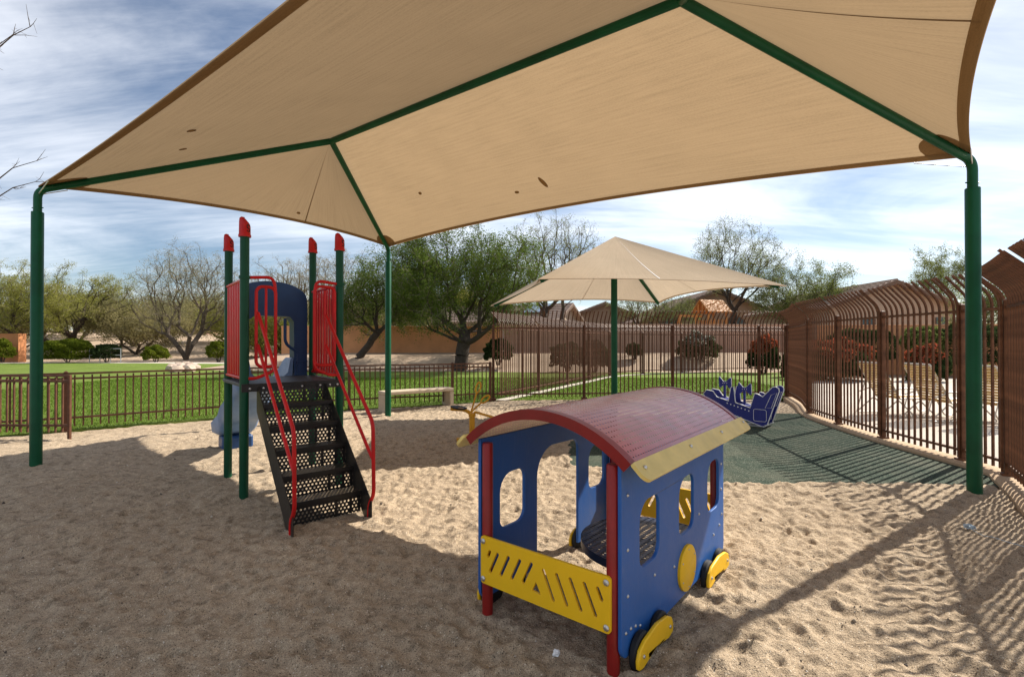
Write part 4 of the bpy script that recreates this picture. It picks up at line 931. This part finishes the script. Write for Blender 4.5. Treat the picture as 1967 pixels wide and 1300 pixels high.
# ------------------------------------------------------------------ plants
def make_tree(name, base, height, width, label, leaf, seed, bark=None, n_leaf=16000, leaf_size=.11, trunk_h=.18, lean=(0, 0), trunk_r=.16, group=None, fork=1, nodes=260, flat=.8, low=.16, twig=.55, twigs=4, spread_leaf=.12, cat='tree', top=1.0):
    """limbs grow from the trunk to points spread through the crown, each joining its nearest neighbour; radii add up towards the root"""
    rs = np.random.RandomState(seed); H, Wd = height, width / 2
    P = [np.zeros(3)]; par = [-1]; pl_ = [0.0]
    tips = []
    for k in range(fork):      # stems
        a = 2 * pi * k / fork + seed * 1.3; off = np.array([cos(a), sin(a) * flat, 0]) * (.28 * Wd if fork > 1 else 0); prev = 0; hh = H * trunk_h * rs.uniform(.85, 1.25)
        for i in range(1, 5):
            f = i / 4; p = np.array([lean[0] * hh * f, lean[1] * hh * f, hh * f]) + off * f ** 1.3 + rs.normal(0, .035, 3) * (i < 4); P.append(p); par.append(prev); pl_.append(H * trunk_h * .25 * i * .4); prev = len(P) - 1
    # crown points: an uneven dome made of several overlapping lobes
    lobes = []
    for k in range(9):
        a = 2 * pi * k / 9 * 2.4 + seed; r = Wd * (.62 if k else 0) * rs.uniform(.75, 1.1); zc = H * rs.uniform(.40, .72) if k else H * .72
        lobes.append((np.array([r * cos(a) + lean[0] * H * .25, r * sin(a) * flat, zc]), Wd * rs.uniform(.34, .52), H * rs.uniform(.20, .30)))
    C = []
    while len(C) < nodes:
        c, rr, rz = lobes[rs.randint(9)]; d = rs.normal(0, 1, 3); d /= np.linalg.norm(d); d *= rs.rand() ** .45
        p = c + d * np.array([rr, rr * flat, rz])
        if p[2] > H * low and p[2] < H * top: C.append(p)
    C = np.array(C); C[:, 2] *= H / max(C[:, 2].max(), 1e-3) * .96
    st = np.array([lean[0] * H * trunk_h, lean[1] * H * trunk_h, H * trunk_h]); order = np.argsort(np.linalg.norm((C - st) * np.array([1, 1, .8]), axis=1))
    for ci in order:
        c = C[ci]; A = np.array(P); d = np.linalg.norm(A - c, axis=1); L1 = np.array(pl_); d = d + .62 * L1 + .5 * np.maximum(0, A[:, 2] - c[2]); d[0] = 1e9; d[1:4] += .8
        j = int(np.argmin(d)); q = A[j]; L_ = np.linalg.norm(c - q); m = max(2, min(5, int(L_ / .45) + 1)); prev = j
        bow = np.array([0, 0, -.06 * L_]) + rs.normal(0, .05 * L_, 3)
        for i in range(1, m + 1):
            f = i / m; P.append(q + (c - q) * f + bow * 4 * f * (1 - f) * .6 + rs.normal(0, .02, 3) * (i < m)); par.append(prev); pl_.append(pl_[j] + L_ * f); prev = len(P) - 1
        tips.append(prev)
    n0 = len(P); cnt = np.zeros(n0)
    for t_ in tips:
        j = t_
        while j >= 0: cnt[j] += 1; j = par[j]
    rad = trunk_r * (np.maximum(cnt, 1) / max(1, cnt[0] / fork)) ** .56; rad = np.minimum(rad, trunk_r); rad = np.maximum(rad, .007)
    t = empty(name, base, 0, label, cat, group); mb = MB()
    for i in range(1, n0):
        j = par[i]; r0 = rad[j] if j > 0 else trunk_r * (1.25 if fork == 1 else .8); r0 = min(r0, rad[i] * 1.5 + .01)
        mb.tube([Vector(P[j]), Vector(P[i])], [r0, rad[i]], 7 if rad[i] > .07 else (4 if rad[i] > .02 else 3), caps=False)
    mb.tube([Vector((0, 0, -.6)), Vector((0, 0, .03))], [trunk_r * 1.5, trunk_r * 1.2], 8, caps=False)
    # twigs
    A0, A1 = [], []; tn = np.array([P[k] for k in tips]); tn2 = np.array([P[par[k]] for k in tips])
    for k in range(twigs):
        d = rs.normal(0, .75, tn.shape) + (tn - tn2) * .6 + np.array([0, 0, .15]); d /= np.linalg.norm(d, axis=1, keepdims=True)
        e0 = tn * .6 + tn2 * .4 if k % 2 else tn; e1 = e0 + d * twig * rs.uniform(.5, 1.25, (len(tn), 1)); A0.append(e0); A1.append(e1)
        d2 = d + rs.normal(0, .6, d.shape); d2 /= np.linalg.norm(d2, axis=1, keepdims=True); em = (e0 + e1) / 2; A0.append(em); A1.append(em + d2 * twig * .6)
    A0, A1 = np.concatenate(A0), np.concatenate(A1)
    obj('trunk', mb, bark or m_bark, t, smooth=60); mb = MB()
    for p, q in zip(A0, A1): mb.tube([Vector(p), Vector(q)], [.0075, .003], 3, caps=False)
    tg = obj('twigs', mb, m_twig, t, smooth=60); tg['kind'] = 'stuff'
    if n_leaf:
        k = rs.randint(0, len(A0), n_leaf); u = rs.rand(n_leaf, 1) * 1.1
        c = A0[k] * (1 - u) + A1[k] * u + rs.normal(0, spread_leaf, (n_leaf, 3)); leaf_quads('crown', c, leaf_size, leaf, t, rs)
    return t
def leaf_quads(name, c, size, mat, parent, rsn, aspect=.34):
    n = len(c); d = rsn.normal(0, 1, (n, 3)); d /= np.linalg.norm(d, axis=1, keepdims=True); e = rsn.normal(0, 1, (n, 3)); e -= d * (e * d).sum(1, keepdims=True); e /= np.linalg.norm(e, axis=1, keepdims=True)
    s = size * (.6 + .8 * rsn.rand(n, 1)); v = np.stack([c - d * s * .5, c + e * s * aspect * .5, c + d * s * .5, c - e * s * aspect * .5], 1)
    return npmesh(name, v.reshape(-1, 3), np.arange(n * 4).reshape(n, 4), mat, parent)
def bush(name, base, rx, ry, h, label, leaf, seed, n=5000, size=.09, red=0, group=None, boxy=0.0, stems=5, redmat=None, cat='bush'):
    t = empty(name, base, 0, label, cat, group); rsn = np.random.RandomState(seed)
    d = rsn.normal(0, 1, (n, 3)); d /= np.linalg.norm(d, axis=1, keepdims=True); d[:, 2] = np.where(d[:, 2] < -.55, -d[:, 2], d[:, 2])
    lump = 1 + .16 * np.sin(d[:, 0] * 5 + seed) * np.cos(d[:, 1] * 4.3 + d[:, 2] * 5 + seed * 2) + .09 * np.sin(d[:, 2] * 11 + d[:, 0] * 9 + seed)
    r = (.72 + .28 * rsn.rand(n) ** .5) * lump
    c = d * r[:, None]
    if boxy: c = np.sign(c) * np.abs(c) ** (1 - boxy)
    c = c * np.array([rx, ry, h * .60]) + np.array([0, 0, h * .42]); c[:, 2] = np.maximum(c[:, 2], .03)
    mb = MB(); rr = random.Random(seed)
    for k in range(stems): a = 2 * pi * k / stems; mb.tube([Vector((.08 * cos(a), .08 * sin(a), -.2)), Vector((rx * .35 * cos(a), ry * .35 * sin(a), h * .4)), Vector((rx * .6 * cos(a + .3), ry * .6 * sin(a + .3), h * .75))], [.035, .022, .01], 5)
    obj('stem', mb, m_bark, t)
    if red:
        top = (c[:, 2] > h * (.62 + .12 * np.sin(c[:, 0] * 4))) & (rsn.rand(n) < red); leaf_quads('red_leaves', c[top], size, redmat or l_red, t, rsn, .5); c = c[~top]
    leaf_quads('foliage', c, size, leaf, t, rsn, .5); return t
tz = lambda x, y: float(terrain(x, y)) 
def tree_at(px, Y, *a, **k):
    x = hx(px, Y); return make_tree(k.pop('name', 'mesquite_tree'), (x, Y, tz(x, Y) if 'z' not in k else k.pop('z')), *a, **k)
tree_at(884, 26.5, 8.0, 9.4, 'large dense green mesquite tree in front of the terracotta wall', l_dark, 21, n_leaf=110000, leaf_size=.10, trunk_r=.36, trunk_h=.20, lean=(.15, 0), nodes=560, twigs=5, spread_leaf=.17, low=.15)
tree_at(690, 28.5, 5.9, 6.2, 'dark green mesquite with a leaning trunk left of the back canopy post', l_dark, 5, n_leaf=42000, leaf_size=.10, trunk_r=.2, lean=(.75, 0), nodes=320, low=.2, trunk_h=.25)
tree_at(1062, 34, 10.4, 7.4, 'sparse twiggy tree rising between the mesquite and the small canopy', l_mid, 33, n_leaf=15000, leaf_size=.09, trunk_r=.2, fork=2, nodes=420, low=.3)
tree_at(1410, 37, 9.9, 9.0, 'airy pale green tree above the brown gabled house', l_mid, 41, n_leaf=26000, leaf_size=.09, trunk_r=.24, trunk_h=.3, nodes=420, low=.42)
tree_at(1548, 35, 6.8, 7.8, 'bushy green tree right of the small canopy behind the fence corner', l_mid, 52, n_leaf=42000, leaf_size=.10, trunk_r=.2, nodes=320, low=.3)
tree_at(1805, 46, 9.3, 6.0, 'round green tree top behind the pale tan house', l_mid, 63, n_leaf=26000, leaf_size=.12, nodes=240)
tree_at(1262, 39, 5.8, 8.0, 'dark low tree under the right arm of the small canopy', l_mid, 68, n_leaf=16000, leaf_size=.09, trunk_r=.16, fork=2, nodes=240, low=.4)
tree_at(358, 42, 10.2, 11.0, 'tall sparse mesquite with dark spreading limbs left of the climbing tower', l_olive, 75, n_leaf=26000, leaf_size=.085, trunk_r=.19, fork=3, trunk_h=.20, nodes=460, low=.2, twig=.75, bark=m_bark2)
tree_at(120, 44, 8.6, 10.5, 'yellow-green palo verde behind the left canopy post', l_yel, 85, n_leaf=52000, leaf_size=.10, trunk_r=.22, fork=3, name='palo_verde_tree', nodes=380)
tree_at(22, 39, 7.0, 8.0, 'yellow-green palo verde by the orange wall at the left edge', l_yel, 93, n_leaf=40000, leaf_size=.10, trunk_r=.22, name='palo_verde_tree', trunk_h=.3, nodes=300, low=.36)
tree_at(545, 47, 9.8, 9.5, 'bare grey tree seen between the two rear posts of the climbing tower', l_scrub, 104, n_leaf=14000, leaf_size=.09, trunk_r=.2, bark=m_bark2, fork=3, name='bare_tree', nodes=420)
tree_at(655, 46, 10.0, 8.5, 'bare grey tree just right of the climbing tower', l_scrub, 117, n_leaf=14000, leaf_size=.09, trunk_r=.2, bark=m_bark2, fork=2, name='bare_tree', nodes=420)
tree_at(1885, 25, 4.6, 3.2, 'leafy green tree between the right post and the rusty fence', l_mid, 124, n_leaf=14000, leaf_size=.09, trunk_r=.1, nodes=140)
# nearly leafless tree outside the left edge whose twigs reach into the picture
BT = Vector((-9.9, 7.4, 0))
nb = empty('bare_tree', BT, 0, 'bare tree at the far left edge whose thin twigs reach into the sky', 'tree')
mb = MB(); rr = random.Random(3)
mb.tube([Vector((0, 0, -.4)), Vector((.05, 0, 1.2)), Vector((-.05, .05, 2.4)), Vector((.1, 0, 3.6)), Vector((.05, .05, 5.2)), Vector((.2, 0, 6.6))], [.15, .12, .10, .075, .05, .02], 9)
obj('trunk', mb, m_bark2, nb, smooth=60)
for tip, z0 in ((V(58, 42, 7.0), 4.6), (V(64, 302, 7.2), 2.7), (V(60, 352, 7.1), 2.9), (V(20, 60, 7.0), 4.4), (V(-90, 180, 7.2), 3.6), (V(-160, 20, 7.4), 4.4), (V(-30, 330, 7.0), 2.6)):
    mb = MB(); tip = tip - BT; root = Vector((0, 0, z0)); P = [root]
    for i in range(1, 11): P.append(root.lerp(tip, i / 10) + Vector((rr.gauss(0, .025), rr.gauss(0, .03), rr.gauss(0, .03) - .25 * (i / 10) * (1 - i / 10))))
    mb.tube(P, [.030 - .0026 * i for i in range(11)], 5)
    for i in range(4, 11):
        for _ in range(2):
            q = P[i]; d = (tip - root).normalized() + Vector((rr.uniform(-.5, .2), rr.uniform(-.6, .6), rr.uniform(-.8, .8))); e = q + d.normalized() * rr.uniform(.10, .30); mid = q.lerp(e, .5) + Vector((0, 0, rr.uniform(-.03, .03))); mb.tube([q, mid, e], [.005, .0035, .0015], 4)
            mb.tube([mid, mid + Vector((rr.uniform(-.06, .1), rr.uniform(-.1, .1), rr.uniform(-.12, .08)))], [.0028, .0013], 3)
    obj('branch', mb, m_bark2, nb, smooth=60)
# scrub belt in the wash at the left
scr = [(-66, 58), (-52, 60), (-41, 54), (-34, 60), (-27.5, 54), (-20, 57), (-13.5, 53), (-6, 58), (-46, 70), (-26, 72), (-2, 66), (-58, 66), (-35, 46.5), (-22.5, 46), (-11, 47.5), (-47, 47.5)]
words_ = ['leftmost dry olive scrub tree far behind the lawn', 'olive scrub tree far behind the yellow palo verdes', 'olive scrub tree far left of the tall sparse mesquite', 'hazy scrub tree far behind the tall sparse mesquite', 'olive scrub tree right behind the tall sparse mesquite', 'olive scrub tree far behind the climbing tower slide', 'scrub tree seen through the hood opening of the slide', 'rightmost far scrub tree behind the leaning mesquite',
          'farthest scrub tree on the left skyline', 'farthest scrub tree behind the red side barrier', 'far scrub tree just left of the terracotta wall', 'far scrub tree behind the orange wall', 'near scrub tree left of the sparse mesquite trunk', 'near scrub tree between the sparse mesquite and the tower', 'near scrub tree just behind the tower and slide hood', 'near scrub tree behind the clipped yellow-green bush']
for i, (x, y) in enumerate(scr):
    make_tree('scrub_tree', (x, y, tz(x, y)), 4.6 + (i * 37 % 10) * .22 - (.9 if i > 11 else 0), 12.0 if i < 12 else 9.0, words_[i], (l_scrub, l_yel, l_olive)[i % 3], 200 + i, bark=m_bark2, n_leaf=32000, leaf_size=.18, trunk_r=.12, fork=3, nodes=130, twigs=4, twig=.9, spread_leaf=.30, low=.06, group='scrub trees in the wash')
def bush_at(px, py, w_px, h_px, Y, label, leaf, seed, **k):
    x = hx(px, Y); w = w_px * Y / F; h = h_px * Y / F; b = EYE - (py - HOR) * Y / F
    return bush(k.pop('name', 'shrub'), (x, Y, b), w / 2, min(w / 2, 1.3), h, label, leaf, seed, size=k.pop('size', .09) * (1.5 if Y > 30 else 1.25), n=int(k.pop('n', 5000) * 1.5), **k)
bush_at(130, 690, 84, 36, 37.2, 'clipped rounded yellow-green bush beside the path', l_bush, 1, n=9000, size=.10, boxy=.25)
bush_at(205, 690, 46, 28, 37.6, 'small dark bush behind the white pipe railing', l_darkshrub, 2, n=3000)
bush_at(300, 692, 42, 28, 38.6, 'dark green bush left of the sparse mesquite trunk', l_bush, 3, n=3500)
bush_at(420, 690, 42, 34, 39.5, 'olive bush right of the sparse mesquite trunk', l_bush, 4, n=3500)
bush_at(5, 690, 34, 36, 37.0, 'green bush at the left picture edge by the orange wall', l_bush, 5, n=3000)
bush_at(640, 686, 44, 32, 40, 'dark bush behind the right side barrier of the tower', l_darkshrub, 6, n=3000)
bush_at(570, 684, 46, 26, 41, 'low bush seen through the slide hood opening', l_bush, 7, n=3000)
bush_at(957, 694, 56, 42, 26.5, 'dark shrub at the left end of the tall fence', l_darkshrub, 8, n=4000)
bush_at(1090, 706, 66, 46, 25.4, 'dark grey-green shrub behind the far fence, left of the pair', l_darkshrub, 9, n=5000)
bush_at(1142, 708, 60, 52, 25.3, 'dark grey-green shrub behind the far fence, left of the canopy post', l_darkshrub, 10, n=5000)
bush_at(1218, 684, 30, 24, 28, 'small round shrub right of the small canopy post', l_darkshrub, 11, n=2000)
bush_at(1342, 690, 72, 50, 28, 'dark shrub with pale blossoms below the wooden play tower', l_darkshrub, 12, n=6000, red=.45, redmat=l_flower)
bush_at(1466, 712, 54, 64, 24.0, 'upright shrub with red top leaves left of the fence corner', l_darkshrub, 13, n=6000, red=.8)
bush_at(1598, 730, 132, 76, 19.8, 'wide shrub with orange-red top leaves behind the curved fence', l_darkshrub, 14, n=11000, red=.75, size=.10)
bush_at(1782, 734, 68, 70, 19.0, 'rounded shrub with pink-red leaves behind the lounge chairs', l_darkshrub, 15, n=7000, red=.7)
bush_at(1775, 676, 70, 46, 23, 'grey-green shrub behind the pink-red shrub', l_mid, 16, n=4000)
bush_at(1655, 690, 96, 56, 23.5, 'dark flat-topped hedge below the pale tan house', l_darkshrub, 17, n=6000, boxy=.35, name='hedge')
bush_at(1880, 700, 150, 74, 22.5, 'long dark hedge behind the right green post', l_darkshrub, 18, n=9000, boxy=.35, name='hedge')
bush_at(1897, 728, 26, 24, 18.5, 'small bright yellow-green plant right of the green post', l_yel, 19, n=900, size=.12, name='small_plant')
bush_at(1515, 745, 24, 66, 21.5, 'dark shrub hidden behind the fence corner', l_darkshrub, 22, n=3000)

# ------------------------------------------------------------------ small things
rp = [(332, 709), (345, 706), (356, 703), (366, 705), (373, 709), (350, 711), (362, 711), (340, 712)]
wr_ = ['leftmost rock of the pile on the lawn', 'tan rock second from the left in the lawn pile', 'tallest rock at the middle of the lawn pile', 'rounded rock right of the tallest in the lawn pile', 'rightmost rock of the lawn pile', 'front middle rock of the lawn pile', 'front right rock of the lawn pile', 'front left rock of the lawn pile']
for i, (px, py) in enumerate(rp):
    p = G(px, py + 4); bm = bmesh.new(); bmesh.ops.create_icosphere(bm, subdivisions=2, radius=.33); r_ = random.Random(i)
    for v in bm.verts: v.co *= 1 + r_.uniform(-.16, .16); v.co.z *= .75
    me = bpy.data.meshes.new('rock'); bm.to_mesh(me); bm.free(); o = link('rock', me, m_rock); o.location = (p.x, p.y, .16); o.rotation_euler = (0, 0, i); tag(o, wr_[i], 'rock', 'rock pile on the lawn')
rl = empty('pipe_railing', (hx(172, 37.3), 37.3, 0), 0, 'thin pale pipe railing beside the clipped bush and the path', 'railing')
for i in range(4):
    mb = MB(); mb.tube([Vector((i * .78, 0, -.1)), Vector((i * .78, 0, 1.05))], .03, 8); obj('upright', mb, m_galv, rl)
for z in (.55, 1.03): mb = MB(); mb.tube([Vector((0, 0, z)), Vector((2.34, 0, z))], .022, 8); obj('rail', mb, m_galv, rl)
def sand_h(x, y): i = np.searchsorted(sx, x); j = np.searchsorted(sy, y); return float(SZ[j, i])
p = G(1068, 1262); bm = bmesh.new(); bmesh.ops.create_icosphere(bm, subdivisions=2, radius=.018); r_ = random.Random(9)
for v in bm.verts: v.co *= 1 + r_.uniform(-.3, .3)
me = bpy.data.meshes.new('crumpled_paper'); bm.to_mesh(me); bm.free(); o = link('crumpled_paper', me, m_paper); o.location = (p.x, p.y, sand_h(p.x, p.y) + .008); tag(o, 'crumpled scrap of white paper on the shaded sand before the train', 'litter')
cs = [G(1860, 1018), G(1885, 1030), G(1905, 1036), G(1935, 1046), G(1967, 1056), G(2010, 1070)]
path = catmull([(q.x, q.y, sand_h(q.x, q.y) + .012) for q in cs], 6); mb = MB(); mb.tube(path, .0025, 6)
q = path[0]; rr = random.Random(4)
mb.tube([q + Vector((.035 * cos(t * 1.7) * (1 - t / 40), .03 * sin(t * 2.3), .012 + .012 * sin(t * 3.1))) for t in np.linspace(0, 22, 90)], .003, 5)
tag(obj('tangled_string', mb, m_string), 'pale blue tangled string lying on the striped sand at right', 'string')

def litter():
    rs = np.random.RandomState(17); n = 5200
    x = rs.uniform(-7, 4.6, n); y = 1.2 + 9.5 * rs.rand(n) ** 1.7; sp = inside(sand_poly, x, y) & ~inside(rub, x, y); x, y = x[sp], y[sp]; n = len(x)
    i = np.clip(np.searchsorted(sx, x), 0, len(sx) - 1); j = np.clip(np.searchsorted(sy, y), 0, len(sy) - 1); z = SZ[j, i]
    oc = np.array([[1, 0, 0], [-1, 0, 0], [0, 1, 0], [0, -1, 0], [0, 0, 1], [0, 0, -1]], float); fc = np.array([[0, 2, 4], [2, 1, 4], [1, 3, 4], [3, 0, 4], [2, 0, 5], [1, 2, 5], [3, 1, 5], [0, 3, 5]])
    r = rs.uniform(.0025, .0065, n) * (1 + 1.2 * (rs.rand(n) < .05)); v = oc[None] * r[:, None, None] * (1 + rs.uniform(-.35, .35, (n, 6, 3))); v += np.stack([x, y, z + r * .3], -1)[:, None]
    f = (fc[None] + 6 * np.arange(n)[:, None, None]).reshape(-1, 3)
    t = NT('pebble'); g = t.new('ShaderNodeNewGeometry'); t.set(t.p.inputs['Base Color'], t.ramp(g.outputs['Random Per Island'], [(.1, (.07, .055, .045)), (.5, (.33, .26, .19)), (.95, (.62, .56, .48))])); t.p.inputs['Roughness'].default_value = .9
    tag(npmesh('pebbles', v.reshape(-1, 3), f, t.m), 'small dark and pale pebbles scattered over the sand', 'pebbles', kind='stuff')
litter()
